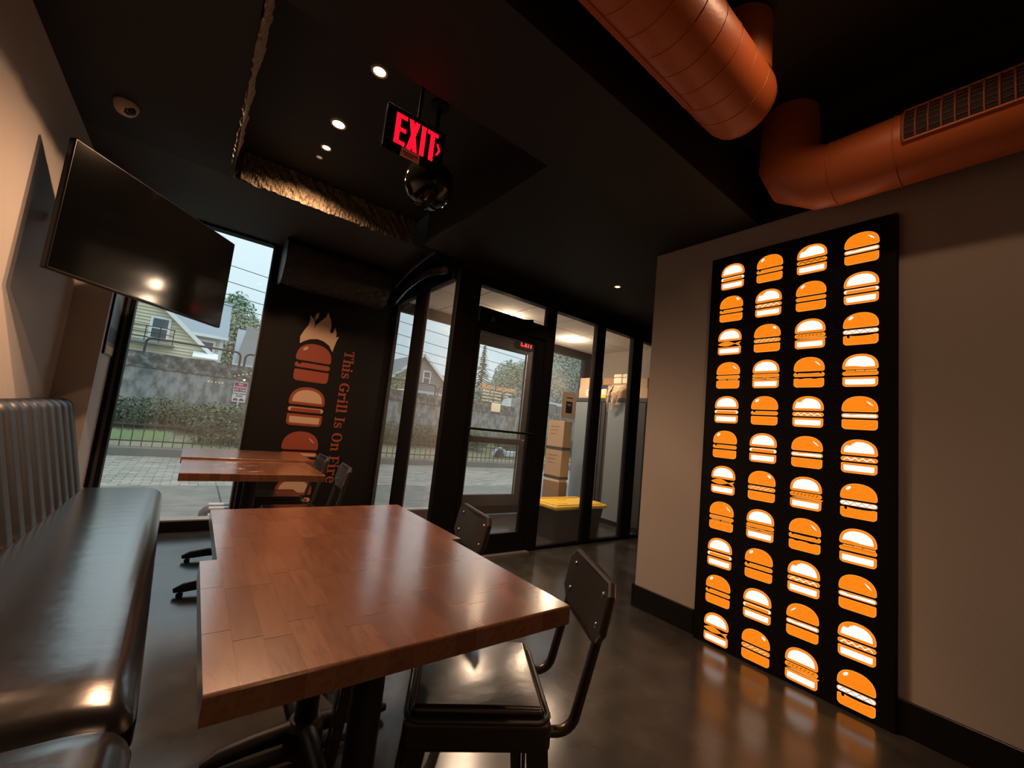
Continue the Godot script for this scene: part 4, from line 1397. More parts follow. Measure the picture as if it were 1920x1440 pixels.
	tag(cube("foam_slab", Vector3(3.91, 0.537, -4.23), Vector3(4.05, 0.575, -3.95), M.foam), "thin white slab between the boxes of the window stack", "packing foam")
	# storage bin
	t = thing("storage_bin", "black storage bin with a yellow lid behind the vestibule's front glass", "storage bin", Vector3(3.66, 0, -3.52), 0.0)
	mb = Mb.new()
	var ring := func(y: float, a: float, b: float) -> Array:
		var p := []
		for c4 in [[1, 1, 0.0], [-1, 1, PI * 0.5], [-1, -1, PI], [1, -1, PI * 1.5]]:
			for k in 4:
				var an: float = c4[2] + PI * 0.5 * k / 3.0
				p.append(Vector3(c4[0] * (a - 0.04) + 0.04 * cos(an), y, c4[1] * (b - 0.04) + 0.04 * sin(an)))
		return p
	var rs := [ring.call(0.0, 0.36, 0.19), ring.call(0.30, 0.395, 0.225), ring.call(0.34, 0.40, 0.23)]
	for i in 2:
		for k in 16:
			var l := (k + 1) % 16
			mb.quad(rs[i][k], rs[i][l], rs[i + 1][l], rs[i + 1][k], rs[i][k] * Vector3(1, 0, 1))
	for k in 16: mb.tri(Vector3(0, 0.001, 0), rs[0][k], rs[0][(k + 1) % 16], Vector3.DOWN, Vector3.DOWN, Vector3.DOWN)
	obj("tub", mb, M.bin_black, t)
	mb = Mb.new()
	mb.pillow(Vector3(0, 0.362, 0), Vector3(0.86, 0.045, 0.50), 0.018, 0.0, 3, 3)
	var lid := obj("lid", mb, M.bin_yellow, t)
	mb = Mb.new()
	for s in [[-0.38, -0.22, 0.38, -0.19], [-0.38, 0.19, 0.38, 0.22], [-0.40, -0.17, -0.37, 0.17], [0.37, -0.17, 0.40, 0.17]]:
		mb.mm(Vector3(s[0], 0.384, s[1]), Vector3(s[2], 0.396, s[3]), 0.004)
	obj("lid_rim", mb, M.bin_yellow, lid)
	for s in [[-0.25, 0.10], [0.12, 0.10], [-0.05, -0.12]]:
		mb = Mb.new()
		mb.mm(Vector3(s[0], 0.383, s[1]), Vector3(s[0] + 0.14, 0.39, s[1] + 0.02), 0.003)
		obj("lid_rib", mb, M.bin_yellow, lid)

# ------------------------------------------------------------------ street
func leaves(mb: Mb, blobs: Array, count: int, size: float, rg: RandomNumberGenerator, droop := 0.0) -> void:
	var tot := 0.0
	for b in blobs: tot += b[1].x * b[1].y * b[1].z
	for b in blobs:
		var n := int(count * b[1].x * b[1].y * b[1].z / tot) + 4
		for i in n:
			var d := Vector3(rg.randfn(), rg.randfn(), rg.randfn()).normalized() * pow(rg.randf(), 0.28)
			var p: Vector3 = b[0] + d * b[1]
			var nn := (d + Vector3(rg.randf_range(-0.7, 0.7), rg.randf_range(-0.2, 0.9), rg.randf_range(-0.7, 0.7))).normalized()
			var s := nn.cross(Vector3(rg.randf() - 0.5, rg.randf() - 0.5, rg.randf() - 0.5)).normalized()
			var t := nn.cross(s)
			var k := size * rg.randf_range(0.6, 1.3)
			t += Vector3.DOWN * droop
			var a := p - s * k * 0.5
			var c := p + s * k * 0.5
			var e := p + t * k * 0.32
			var g := p - t * k * 0.32
			mb.tri(a, e, c, nn, nn, nn); mb.tri(a, c, g, nn, nn, nn)

func tree(called: String, label: String, at: Vector3, h: float, blobs: Array, count: int, size: float, m: Material, sd: int, group := "") -> void:
	var t := thing(called, label, "tree", at, 0.0, group)
	var rg := RandomNumberGenerator.new()
	rg.seed = sd
	var mb := Mb.new()
	leaves(mb, blobs, count, size, rg)
	obj("foliage", mb, m, t).set_meta("kind", "stuff")
	mb = Mb.new()
	mb.tube([Vector3(0, 0, 0), Vector3(0.05, h * 0.4, 0), Vector3(-0.03, h * 0.75, 0.03)], 0.16, 8, [1.2, 0.8, 0.3])
	obj("trunk", mb, M.bark, t)

func conifer(label: String, at: Vector3, h: float, w: float, m: Material, sd: int) -> void:
	var t := thing("conifer", label, "tree", at)
	var rg := RandomNumberGenerator.new()
	rg.seed = sd
	var mb := Mb.new()
	var n := int(h * 6)
	for i in n:
		var u := float(i) / n
		var r := w * (1.0 - u) * rg.randf_range(0.75, 1.1) + 0.06
		for k in 7:
			var a := TAU * (k + rg.randf()) / 7.0
			var d := Vector3(cos(a), -0.25, sin(a))
			var s := Vector3(-sin(a), 0, cos(a))
			var o := Vector3(0, h * (0.12 + 0.88 * u), 0)
			for q in 4:
				var c := o + d * r * (0.25 + 0.25 * q)
				var ww := 0.16 * (1.2 - 0.2 * q)
				var nn := Vector3(cos(a) * 0.5, 0.8, sin(a) * 0.5)
				mb.tri(c + s * ww - d * 0.1, c - s * ww - d * 0.1, c + d * r * 0.35, nn, nn, nn)
	obj("foliage", mb, m, t).set_meta("kind", "stuff")
	mb = Mb.new()
	mb.tube([Vector3.ZERO, Vector3(0, h, 0)], 0.14, 8, [1.0, 0.15])
	obj("trunk", mb, M.bark, t)

func siding(mb: Mb, poly: PackedVector2Array, z: float, step: float, dir := 1.0) -> void:
	# clapboards: thin sloped strips clipped to the wall outline
	var r := Rect2(poly[0], Vector2.ZERO)
	for p in poly: r = r.expand(p)
	var y := r.position.y
	while y < r.end.y:
		for q in Geometry2D.intersect_polygons(poly, PackedVector2Array([Vector2(r.position.x, y), Vector2(r.end.x, y), Vector2(r.end.x, y + step), Vector2(r.position.x, y + step)])):
			var ix := Geometry2D.triangulate_polygon(q)
			for k in range(0, ix.size(), 3):
				var P := []
				for l in 3:
					var p: Vector2 = q[ix[k + l]]
					P.append(Vector3(p.x, p.y, z + 0.05 * (1.0 - (p.y - y) / step)))
				var nn := Vector3(0, 0.2, 1).normalized()
				mb.tri(P[0], P[1], P[2], nn, nn, nn)
		mb.quad(Vector3(r.position.x, y, z), Vector3(r.position.x + 0.001, y, z), Vector3(r.position.x + 0.001, y, z + 0.01), Vector3(r.position.x, y, z + 0.01), Vector3.DOWN)
		y += step

func house_window(parent: Node, x: float, y: float, z: float, w: float, h: float, fr := 0.09) -> void:
	var mb := Mb.new()
	mb.mm(Vector3(x - w * 0.5 - fr, y - h * 0.5 - fr, z), Vector3(x + w * 0.5 + fr, y + h * 0.5 + fr, z + 0.07), 0.01)
	var win := obj("window", mb, M.trim_white, parent)
	cube("pane", Vector3(x - w * 0.5, y - h * 0.5, z + 0.055), Vector3(x + w * 0.5, y + h * 0.5, z + 0.074), M.pane_dark, win)
	cube("sash_bar", Vector3(x - w * 0.5, y - 0.02, z + 0.07), Vector3(x + w * 0.5, y + 0.02, z + 0.082), M.trim_white, win)

func slab_roof(mb: Mb, a: Vector3, b: Vector3, depth: Vector3, th: float) -> void:
	var nn := (b - a).cross(depth).normalized()
	if nn.y < 0: nn = -nn
	var t := -nn * th
	var p := [a, b, b + depth, a + depth]
	mb.quad(p[0], p[1], p[2], p[3], nn)
	mb.quad(p[0] + t, p[1] + t, p[2] + t, p[3] + t, -nn)
	for k in 4:
		var l := (k + 1) % 4
		mb.quad(p[k], p[l], p[l] + t, p[k] + t, (p[k] + p[l]) * 0.5 - (p[0] + p[2]) * 0.5)

func build_street() -> void:
	var G := -0.10
	# ground
	var sw := shell("sidewalk")
	cube("slab_bed", Vector3(-6, G - 0.2, -7.46), Vector3(14, G - 0.02, -4.72), M.joint_sand, sw)
	var xs := [-6.0, -3.2, -1.6, 0.44, 2.1, 3.7, 5.3, 6.9, 8.5, 14.0]
	for k in 9:
		for z in [[-6.1, -4.72], [-7.45, -6.11]]:
			var mb := Mb.new()
			mb.mm(Vector3(xs[k] + 0.006, G - 0.1, z[0]), Vector3(xs[k + 1] - 0.006, G, z[1]), 0.006)
			obj("paving_slab", mb, M.sidewalk, sw)
	var st := shell("street")
	cube("paver_bed", Vector3(-8, G - 0.25, -10.75), Vector3(20, G - 0.012, -7.46), M.joint_sand, st)
	var rg := RandomNumberGenerator.new()
	rg.seed = 4
	var pm := []
	for k in 3:
		var mb := Mb.new()
		mb.box(Vector3(0, -0.03, 0), Vector3(0.205, 0.06, 0.098), 0.007)
		pm.append(mb.mesh(M[["paver_a", "paver_b", "paver_c"][k]]))
	var far := []
	for k in 3: far.append(Mb.new())
	for r in 31:
		for i in 75:
			var x := -5.0 + 0.213 * i + (0.106 if r % 2 else 0.0)
			var z := -7.52 - 0.106 * r
			var k := rg.randi_range(0, 2)
			var y := G + rg.randf_range(-0.003, 0.003)
			if r < 8 and x > -0.95 and x < 0.85 + 0.1 * r or (r < 6 and x > 3.2 and x < 6.6):
				var o := put("paver", pm[k], null, st)
				o.position = Vector3(x, y, z)
			else:
				far[k].box(Vector3(x, y - 0.03, z), Vector3(0.205, 0.06, 0.098), 0.0)
	for k in 3: obj("paver_field", far[k], M[["paver_a", "paver_b", "paver_c"][k]], st).set_meta("kind", "stuff")
	cube("kerb", Vector3(-8, G - 0.2, -11.0), Vector3(20, 0.07, -10.74), M.kerb, self, 0.02)
	# planting bed and the stained retaining wall
	var mb := Mb.new()
	mb.quad(Vector3(-10, 0.06, -11.0), Vector3(20, 0.06, -11.0), Vector3(20, 0.5, -13.05), Vector3(-10, 0.5, -13.05), Vector3.UP)
	mb.quad(Vector3(-10, -0.3, -11.0), Vector3(20, -0.3, -11.0), Vector3(20, 0.06, -11.0), Vector3(-10, 0.06, -11.0), Vector3.BACK)
	struct("planting_bed", mb, M.bed_soil)
	var ret := shell("retaining_wall")
	mb = Mb.new()
	mb.prism(PackedVector2Array([Vector2(-14, -0.3), Vector2(22, -0.3), Vector2(22, 1.66), Vector2(-14, 1.74)]), -13.4, -13.0)
	obj("wall_face", mb, M.stained_concrete, ret)
	mb = Mb.new()
	mb.prism(PackedVector2Array([Vector2(-14, 1.74), Vector2(22, 1.66), Vector2(22, 1.99), Vector2(-14, 2.13)]), -13.42, -12.97)
	obj("wall_coping", mb, M.stained_coping, ret)
	mb = Mb.new()
	mb.mm(Vector3(10.0, -0.3, -13.2), Vector3(10.75, 2.40, -12.80), 0.02)
	obj("wall_pier", mb, M.stained_concrete, ret)
	cube("upper_ground", Vector3(-14, 0.6, -45), Vector3(40, 1.0, -13.4), M.kerb)
	# tubular guard rails on the wall
	var rails := [[-1.13, 0.79], [0.90, 2.75], [2.85, 4.70], [4.80, 6.60], [6.70, 8.5], [11.0, 12.5]]
	var rl := ["black tubular guard rail on the concrete wall, below the yellow house", "black guard rail at the right edge of the banquette window", "black guard rail on the wall hidden behind the painted column", "black guard rail on the wall in front of the grey gabled house", "black guard rail on the wall right of the grey gabled house", "black guard rail on the wall before the pale van"]
	for k in rails.size():
		var t := thing("guard_rail", rl[k], "railing", Vector3((rails[k][0] + rails[k][1]) * 0.5, 2.05 - 0.0038 * rails[k][0], -13.15))
		var h: float = (rails[k][1] - rails[k][0]) * 0.5
		mb = Mb.new()
		var pts := [Vector3(-h, -0.1, 0), Vector3(-h, 0.24, 0)]
		for i in 5: pts.append(Vector3(-h + 0.12 - 0.12 * cos(PI * 0.5 * i / 4.0), 0.26 + 0.12 * sin(PI * 0.5 * i / 4.0), 0))
		for i in 5: pts.append(Vector3(h - 0.12 + 0.12 * sin(PI * 0.5 * i / 4.0), 0.26 + 0.12 * cos(PI * 0.5 * i / 4.0), 0))
		pts.append(Vector3(h, 0.24, 0)); pts.append(Vector3(h, -0.1, 0))
		mb.tube(pts, 0.026, 8)
		obj("rail_tube", mb, M.rail_black, t)
	# iron fence on the kerb
	var fe := thing("picket_fence", "long dark iron picket fence on the kerb before the hedge", "fence", Vector3(4.5, 0.07, -10.87))
	for y in [0.10, 0.42, 0.72]: cube("fence_rail", Vector3(-7.5, y, -0.012), Vector3(7.5, y + 0.025, 0.012), M.picket, fe)
	mb = Mb.new()
	mb.mm(Vector3(-0.008, 0.0, -0.008), Vector3(0.008, 0.80, 0.008))
	var pk := mb.mesh(M.picket)
	for k in 94: put("picket", pk, null, fe).position = Vector3(-7.44 + 0.16 * k, 0, 0)
	# hedges
	var hx := [[-2.2, 0.9, 0.48, 5200, "leaf_hedge", "sparse dark hedge under the concrete wall, seen through the banquette window"], [2.6, 8.0, 0.50, 11000, "leaf_hedge", "clipped dark hedge under the wall left of the doors"], [9.1, 13.5, 0.46, 8000, "leaf_hedge", "hedge under the wall right of the pier, seen through the doors"]]
	for k in 3:
		var t := thing("hedge", hx[k][5], "hedge", Vector3(0, 0.3, -12.2))
		rg.seed = 70 + k
		mb = Mb.new()
		var bl := []
		var x: float = hx[k][0]
		while x < hx[k][1]:
			bl.append([Vector3(x, hx[k][2] - 0.12 + rg.randf() * 0.1, rg.randf_range(-0.2, 0.2)), Vector3(0.42, 0.34, 0.38)])
			x += 0.38
		leaves(mb, bl, int(hx[k][3] * 2.2), 0.06, rg)
		obj("foliage", mb, M[hx[k][4]], t).set_meta("kind", "stuff")
	var t := thing("shrub", "loose creeping shrub in front of the fence at the banquette window's right side", "shrub", Vector3(0.45, 0.0, -11.4))
	rg.seed = 99
	mb = Mb.new()
	leaves(mb, [[Vector3(0, 0.5, 0), Vector3(0.5, 0.55, 0.3)], [Vector3(0.5, 0.35, 0), Vector3(0.4, 0.4, 0.3)]], 900, 0.10, rg)
	obj("foliage", mb, M.leaf_hedge, t).set_meta("kind", "stuff")
	t = thing("grass_patch", "strip of green grass below the hedge at the banquette window's left side", "grass", Vector3(-1.0, 0.21, -11.62))
	rg.seed = 98
	mb = Mb.new()
	for i in 1500:
		var p := Vector3(rg.randf_range(-0.9, 0.7), 0.0, rg.randf_range(-0.25, 0.25))
		p.y = -0.214 * p.z - 0.01
		var q := p + Vector3(rg.randf_range(-0.03, 0.03), rg.randf_range(0.05, 0.12), 0.0)
		mb.tri(p - Vector3(0.008, 0, 0), p + Vector3(0.008, 0, 0), q, Vector3(0, 0.5, 1), Vector3(0, 0.5, 1), Vector3(0, 0.5, 1))
	obj("blades", mb, M.leaf_light, t).set_meta("kind", "stuff")
	# no parking sign on the wall
	t = thing("parking_sign", "maroon and white no parking sign fixed to the concrete wall", "sign", Vector3(0.895, 1.22 + 0.16, -12.93))
	mb = Mb.new()
	mb.prism(rrect(-0.15, 0.15, -0.26, 0.26, 0.025, 0.025), -0.004, 0.0)
	mb.tube([Vector3(0, -1.0, -0.03), Vector3(0, 0.28, -0.03)], 0.025, 8)
	obj("plate", mb, M.sign_white, t)
	mb = Mb.new()
	mb.prism(rrect(-0.14, 0.14, 0.01, 0.25, 0.002, 0.02), 0.0, 0.003)
	var up := obj("maroon_field", mb, M.sign_maroon, t)
	for k in 3: lettering("sign_text", ["NO", "PARKING", "ANY TIME"][k], "Droid Sans", 700, 0.05, M.sign_white, up, Vector3(0, 0.205 - 0.073 * k, 0.004), Basis())
	lettering("sign_text", "TOW AWAY", "Droid Sans", 700, 0.042, M.ink, t, Vector3(0, -0.045, 0.002), Basis())
	lettering("sign_text", "ZONE", "Droid Sans", 700, 0.042, M.ink, t, Vector3(0, -0.105, 0.002), Basis())
	for k in 2:
		mb = Mb.new()
		var ox := -0.125 + 0.135 * k
		mb.prism(PackedVector2Array([Vector2(ox, -0.215), Vector2(ox + 0.105, -0.215), Vector2(ox + 0.105, -0.185), Vector2(ox + 0.085, -0.18), Vector2(ox + 0.07, -0.16), Vector2(ox + 0.03, -0.16), Vector2(ox + 0.012, -0.185), Vector2(ox, -0.19)]), 0.0, 0.003)
		for q in [0.025, 0.08]: mb.prism(oval(ox + q, -0.218, 0.014, 0.014, 0), 0.0, 0.004)
		obj("car_symbol", mb, M.sign_maroon, t)
	# silver ribbed bumper lying on the pavement
	t = thing("metal_bumper", "silver ribbed round-ended metal bumper on the pavement outside the window", "bumper", Vector3(0.60, 0.02, -4.98))
	mb = Mb.new()
	mb.xf = Transform3D(Basis(Vector3(0, 0, 1), -PI * 0.5), Vector3.ZERO)
	mb.lathe([Vector2(0.0005, -0.42), Vector2(0.06, -0.41), Vector2(0.10, -0.375), Vector2(0.115, -0.32), Vector2(0.11, -0.30), Vector2(0.11, 0.4), Vector2(0.0005, 0.4)], 32)
	obj("body", mb, M.cabinet_dark, t)
	for a in [0.35, 0.95, 1.55, 2.1]:
		mb = Mb.new()
		mb.tube([Vector3(-0.345, 0.116 * sin(a), 0.116 * cos(a)), Vector3(0.38, 0.112 * sin(a), 0.112 * cos(a))], 0.019, 8)
		obj("rib", mb, M.car_white, t)
	for x in [-0.2, 0.2]: cube("foot", Vector3(x - 0.03, -0.12, -0.06), Vector3(x + 0.03, -0.07, 0.06), M.rail_black, t)
	# yellow house
	var Z := -22.0
	t = thing("house", "pale yellow clapboard house with white trim and blue-grey roof behind the concrete wall", "house", Vector3(0, 1.0, Z))
	mb = Mb.new()
	siding(mb, PackedVector2Array([Vector2(-5.4, 0), Vector2(0.32, 0), Vector2(0.32, 1.95), Vector2(-2.55, 4.55), Vector2(-5.4, 1.97)]), 0.0, 0.13)
	mb.mm(Vector3(-5.4, 0, -7), Vector3(0.30, 1.95, -0.01))
	mb.prism(PackedVector2Array([Vector2(-5.4, 1.95), Vector2(0.30, 1.95), Vector2(-2.55, 4.5)]), -7.0, -0.01)
	obj("gable_wall", mb, M.siding_yellow, t)
	mb = Mb.new()
	slab_roof(mb, Vector3(0.62, 1.72, 0.28), Vector3(-2.55, 4.62, 0.28), Vector3(0, 0, -7.3), 0.10)
	slab_roof(mb, Vector3(-5.7, 1.72, 0.28), Vector3(-2.55, 4.62, 0.28), Vector3(0, 0, -7.3), 0.10)
	obj("main_roof", mb, M.roof_blue, t)
	mb = Mb.new()
	mb.beam(Vector3(0.62, 1.64, 0.30), Vector3(-2.55, 4.54, 0.30), Vector2(0.04, 0.15), Vector2(0.04, 0.15), Vector3(0, 0, 1))
	obj("rake_board", mb, M.trim_white, t)
	cube("porch_post", Vector3(-2.62, 0.1, 0.25), Vector3(-2.40, 3.75, 0.42), M.trim_white, t)
	house_window(t, -1.55, 2.72, 0.03, 0.48, 0.78)
	house_window(t, -1.30, 1.38, 0.03, 0.50, 0.34)
	house_window(t, -0.47, 1.22, 0.03, 0.50, 0.34)
	mb = Mb.new()
	siding(mb, PackedVector2Array([Vector2(-0.9, 0), Vector2(0.62, 0), Vector2(0.62, 2.95), Vector2(-0.9, 2.95)]), -1.6, 0.13)
	mb.mm(Vector3(-0.9, 0, -6), Vector3(0.6, 2.95, -1.61))
	obj("wing_wall", mb, M.siding_yellow, t)
	mb = Mb.new()
	slab_roof(mb, Vector3(-2.4, 2.98, -1.25), Vector3(-2.4, 5.1, -4.0), Vector3(3.2, 0, 0), 0.12)
	obj("wing_roof", mb, M.roof_blue, t)
	cube("eave_board", Vector3(-1.2, 2.86, -1.26), Vector3(0.82, 2.99, -1.22), M.trim_white, t)
	cube("corner_board", Vector3(0.52, 0, -1.58), Vector3(0.66, 2.9, -1.50), M.trim_white, t)
	house_window(t, -0.02, 2.45, -1.56, 0.62, 0.42)
	mb = Mb.new()
	slab_roof(mb, Vector3(-0.35, 1.75, 0.9), Vector3(-0.35, 2.05, 0.1), Vector3(0.85, 0, 0), 0.06)
	obj("door_canopy", mb, M.trim_white, t)
	mb = Mb.new()
	for y in [2.25, 2.45, 2.70]: mb.tube([Vector3(-2.35, y, 0.55), Vector3(-1.05, y, 0.55)], 0.018, 6)
	for k in 4: mb.tube([Vector3(-2.35 + 0.433 * k, 2.1, 0.55), Vector3(-2.35 + 0.433 * k, 2.72, 0.55)], 0.018, 6)
	obj("balcony_rail", mb, M.rail_black, t)
	cube("balcony_floor", Vector3(-2.4, 2.02, 0.03), Vector3(-1.0, 2.1, 0.6), M.roof_grey, t)
	# dark roofed house right of it
	t = thing("house", "steep blue-grey roofed house at the right edge of the banquette window", "house", Vector3(0, 1.0, -21.0))
	mb = Mb.new()
	mb.mm(Vector3(1.05, 0, -5), Vector3(4.2, 1.5, 0))
	mb.prism(PackedVector2Array([Vector2(1.05, 1.5), Vector2(1.35, 3.4), Vector2(1.5, 3.4), Vector2(4.2, 1.5)]), -0.4, 0.0)
	obj("wall", mb, M.siding_grey, t)
	mb = Mb.new()
	slab_roof(mb, Vector3(0.98, 1.35, 0.4), Vector3(1.10, 3.45, -1.9), Vector3(3.2, 0, 0), 0.12)
	obj("roof", mb, M.roof_blue, t)
	cube("corner_board", Vector3(0.92, 0.9, 0.2), Vector3(1.0, 1.5, 0.42), M.trim_white, t)
	# grey gabled house
	t = thing("house", "grey gabled house with white rake boards and brick chimneys behind the wall", "house", Vector3(0, 1.0, Z))
	mb = Mb.new()
	siding(mb, PackedVector2Array([Vector2(8.05, 0), Vector2(11.9, 0), Vector2(11.9, 2.15), Vector2(9.97, 3.85), Vector2(8.05, 2.15)]), 0.0, 0.12)
	mb.mm(Vector3(8.05, 0, -8), Vector3(11.9, 2.15, -0.01))
	mb.prism(PackedVector2Array([Vector2(8.05, 2.15), Vector2(11.9, 2.15), Vector2(9.97, 3.8)]), -8.0, -0.01)
	obj("gable_wall", mb, M.siding_grey, t)
	mb = Mb.new()
	slab_roof(mb, Vector3(12.15, 1.97, 0.25), Vector3(9.97, 3.92, 0.25), Vector3(0, 0, -8.4), 0.09)
	slab_roof(mb, Vector3(7.8, 1.97, 0.25), Vector3(9.97, 3.92, 0.25), Vector3(0, 0, -8.4), 0.09)
	obj("main_roof", mb, M.roof_grey, t)
	for s in [12.15, 7.8]:
		mb = Mb.new()
		mb.beam(Vector3(s, 1.90, 0.27), Vector3(9.97, 3.86, 0.27), Vector2(0.04, 0.14), Vector2(0.04, 0.14), Vector3(0, 0, 1))
		obj("rake_board", mb, M.trim_white, t)
	house_window(t, 10.35, 2.58, 0.03, 0.36, 0.66, 0.07)
	house_window(t, 10.30, 1.15, 0.03, 0.40, 0.30, 0.07)
	mb = Mb.new()
	slab_roof(mb, Vector3(5.0, 2.6, -3.6), Vector3(5.0, 4.2, -6.2), Vector3(5.2, 0, 0), 0.1)
	obj("wing_roof", mb, M.roof_grey, t)
	cube("wing_wall", Vector3(5.1, 0, -7), Vector3(8.2, 2.6, -3.7), M.siding_grey, t)
	mb = Mb.new()
	mb.mm(Vector3(9.90, 3.3, -1.6), Vector3(10.35, 4.62, -1.2), 0.02); mb.mm(Vector3(9.86, 4.50, -1.64), Vector3(10.39, 4.66, -1.16), 0.02)
	obj("chimney", mb, M.brick_red, t)
	mb = Mb.new()
	mb.mm(Vector3(8.90, 3.7, -6.4), Vector3(9.35, 5.0, -6.0), 0.02); mb.mm(Vector3(8.80, 4.8, -6.5), Vector3(9.45, 5.05, -5.9), 0.02)
	obj("chimney", mb, M.brick_red, t)
	t = thing("house", "low dark flank of a house right of the grey gable", "house", Vector3(15.4, 1.0, -31.0))
	cube("wall", Vector3(-1.6, 0, -4), Vector3(2.4, 2.9, 0), M.brick_red, t)
	mb = Mb.new()
	slab_roof(mb, Vector3(-1.9, 2.85, 0.3), Vector3(-1.9, 4.3, -2.2), Vector3(4.6, 0, 0), 0.1)
	obj("roof", mb, M.roof_grey, t)
	# vehicles beyond the wall
	vehicle("pale car roof behind the guard rail before the grey gabled house", Vector3(7.15, 1.0, -15.0), 2.2, 1.28)
	vehicle("pale blue van behind the guard rail right of the doors", Vector3(14.2, 1.0, -15.4), 4.2, 1.72)
	# white cart by the fence
	t = thing("hand_cart", "white curved fender over a dark wheel in front of the hedge, seen through the doors", "cart", Vector3(8.45, 0.04, -11.55))
	mb = Mb.new()
	var pts := []
	for k in 9: pts.append(Vector3(0.26 * cos(PI * k / 8.0), 0.19 + 0.24 * sin(PI * k / 8.0), 0.05))
	mb.tube(pts, 0.045, 8)
	mb.mm(Vector3(0.22, 0.16, -0.1), Vector3(0.75, 0.36, 0.1), 0.03)
	obj("fender", mb, M.car_white, t)
	mb = Mb.new()
	mb.xf = Transform3D(Basis(Vector3(1, 0, 0), PI * 0.5), Vector3(0, 0.17, 0.05))
	mb.lathe([Vector2(0.0005, -0.05), Vector2(0.15, -0.05), Vector2(0.17, -0.03), Vector2(0.17, 0.03), Vector2(0.15, 0.05), Vector2(0.0005, 0.05)], 20)
	obj("wheel", mb, M.car_dark, t)
	# overhead wires
	for k in 4:
		mb = Mb.new()
		var y: float = [4.05, 4.42, 4.86, 5.42][k]
		pts = []
		for i in 13: pts.append(Vector3(-6 + 24.0 * i / 12, y + (5.75 - 4.3) * (1.0 - i / 6.0) * 0.55 - 0.15 * sin(PI * i / 12.0), -16.9))
		mb.tube(pts, 0.012, 4)
		tag(obj("overhead_wire", mb, M.rail_black), ["lowest overhead wire over the street", "second lowest overhead wire over the street", "second highest overhead wire over the street", "highest overhead wire over the street"][k], "wire")
	# trees
	tree("leafy_tree", "tall leafy tree behind the yellow house, right of the television", Vector3(1.15, 1.0, -31.5), 4.6, [[Vector3(0.1, 5.1, 0), Vector3(1.3, 1.7, 1.3)], [Vector3(-0.5, 3.4, 0), Vector3(1.4, 1.7, 1.3)], [Vector3(1.3, 4.1, 0), Vector3(1.2, 1.5, 1.2)], [Vector3(0.4, 1.6, 0), Vector3(1.6, 1.5, 1.3)], [Vector3(0.1, 6.3, 0), Vector3(0.7, 0.8, 0.7)]], 12000, 0.20, M.leaf_tree, 11)
	tree("bushy_tree", "bright green bushy tree left of the grey gabled house", Vector3(7.7, 1.0, -19.5), 2.2, [[Vector3(0, 1.3, 0), Vector3(0.75, 1.0, 0.6)], [Vector3(0.2, 2.1, 0), Vector3(0.4, 0.5, 0.4)], [Vector3(-0.6, 0.6, 0), Vector3(0.7, 0.7, 0.5)]], 1800, 0.12, M.leaf_light, 12)
	tree("bushy_tree", "small yellow-green bush on the bank below the yellow house's corner", Vector3(0.25, 1.0, -17.0), 0.9, [[Vector3(0, 0.95, 0), Vector3(0.42, 0.38, 0.3)]], 420, 0.10, M.leaf_light, 13)
	conifer("pointed dark conifer at the left of the outer door glass", Vector3(16.2, 1.0, -25.2), 6.1, 1.5, M.leaf_conifer, 21)
	conifer("second pointed conifer deeper behind the outer door glass", Vector3(21.8, 1.0, -29.4), 6.4, 1.6, M.leaf_conifer, 22)
	tree("bushy_tree", "broad pale green tree filling the middle of the outer door glass", Vector3(16.2, 1.0, -22.0), 3.9, [[Vector3(0, 3.2, 0), Vector3(1.1, 1.5, 1.0)], [Vector3(-0.9, 2.0, 0), Vector3(1.0, 1.3, 0.9)], [Vector3(1.0, 2.2, 0), Vector3(1.2, 1.6, 1.0)], [Vector3(0, 1.0, 0), Vector3(1.9, 1.0, 1.0)], [Vector3(1.0, 4.0, 0), Vector3(0.7, 0.9, 0.7)]], 16000, 0.16, M.leaf_tree, 14)
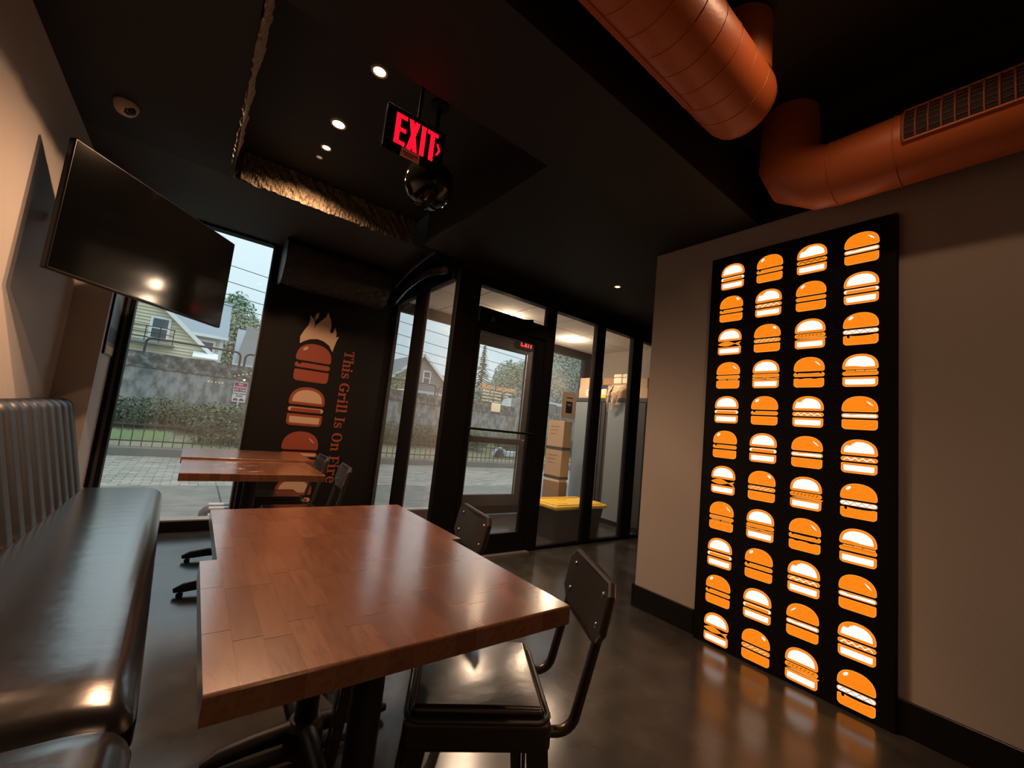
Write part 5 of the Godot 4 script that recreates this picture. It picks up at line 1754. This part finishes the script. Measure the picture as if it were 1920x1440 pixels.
	tree("leafy_tree", "dense dark trees massed low behind the concrete wall at the doors", Vector3(12.3, 1.0, -18.0), 2.5, [[Vector3(-1.2, 1.0, 0), Vector3(1.0, 1.2, 0.7)], [Vector3(0.2, 1.2, 0), Vector3(1.1, 1.4, 0.8)], [Vector3(1.6, 1.2, 0), Vector3(1.1, 1.3, 0.8)]], 12000, 0.13, M.leaf_conifer, 15)
	tree("leafy_tree", "blue-green tall tree filling the outer window right of the doors", Vector3(17.95, 1.0, -18.6), 5.8, [[Vector3(0, 3.9, 0), Vector3(1.8, 2.0, 1.1)], [Vector3(-1.4, 2.1, 0), Vector3(1.4, 1.8, 0.9)], [Vector3(1.25, 2.0, 0), Vector3(1.7, 2.0, 0.9)], [Vector3(0, 5.5, 0), Vector3(1.35, 1.1, 0.9)]], 24000, 0.15, M.leaf_blue, 16)

func vehicle(label: String, at: Vector3, len_: float, h: float) -> void:
	var t := thing("parked_vehicle", label, "vehicle", at)
	var hl := len_ * 0.5
	var mb := Mb.new()
	mb.prism(PackedVector2Array([Vector2(-hl, 0.25), Vector2(hl, 0.25), Vector2(hl, h * 0.62), Vector2(hl * 0.86, h * 0.66), Vector2(hl * 0.62, h * 0.97), Vector2(hl * 0.5, h), Vector2(-hl * 0.72, h), Vector2(-hl * 0.86, h * 0.96), Vector2(-hl, h * 0.6)]), -1.6, 0.0)
	obj("body", mb, M.car_white, t)
	mb = Mb.new()
	mb.prism(PackedVector2Array([Vector2(-hl * 0.80, h * 0.66), Vector2(hl * 0.70, h * 0.66), Vector2(hl * 0.56, h * 0.91), Vector2(-hl * 0.70, h * 0.91)]), 0.0, 0.012)
	obj("side_window", mb, M.pane_dark, t)
	for s in [-0.6, 0.6]:
		mb = Mb.new()
		mb.xf = Transform3D(Basis(Vector3(1, 0, 0), PI * 0.5), Vector3(hl * s, 0.28, -0.1))
		mb.lathe([Vector2(0.0005, -0.1), Vector2(0.28, -0.1), Vector2(0.28, 0.11), Vector2(0.0005, 0.11)], 20)
		obj("wheel", mb, M.car_dark, t)
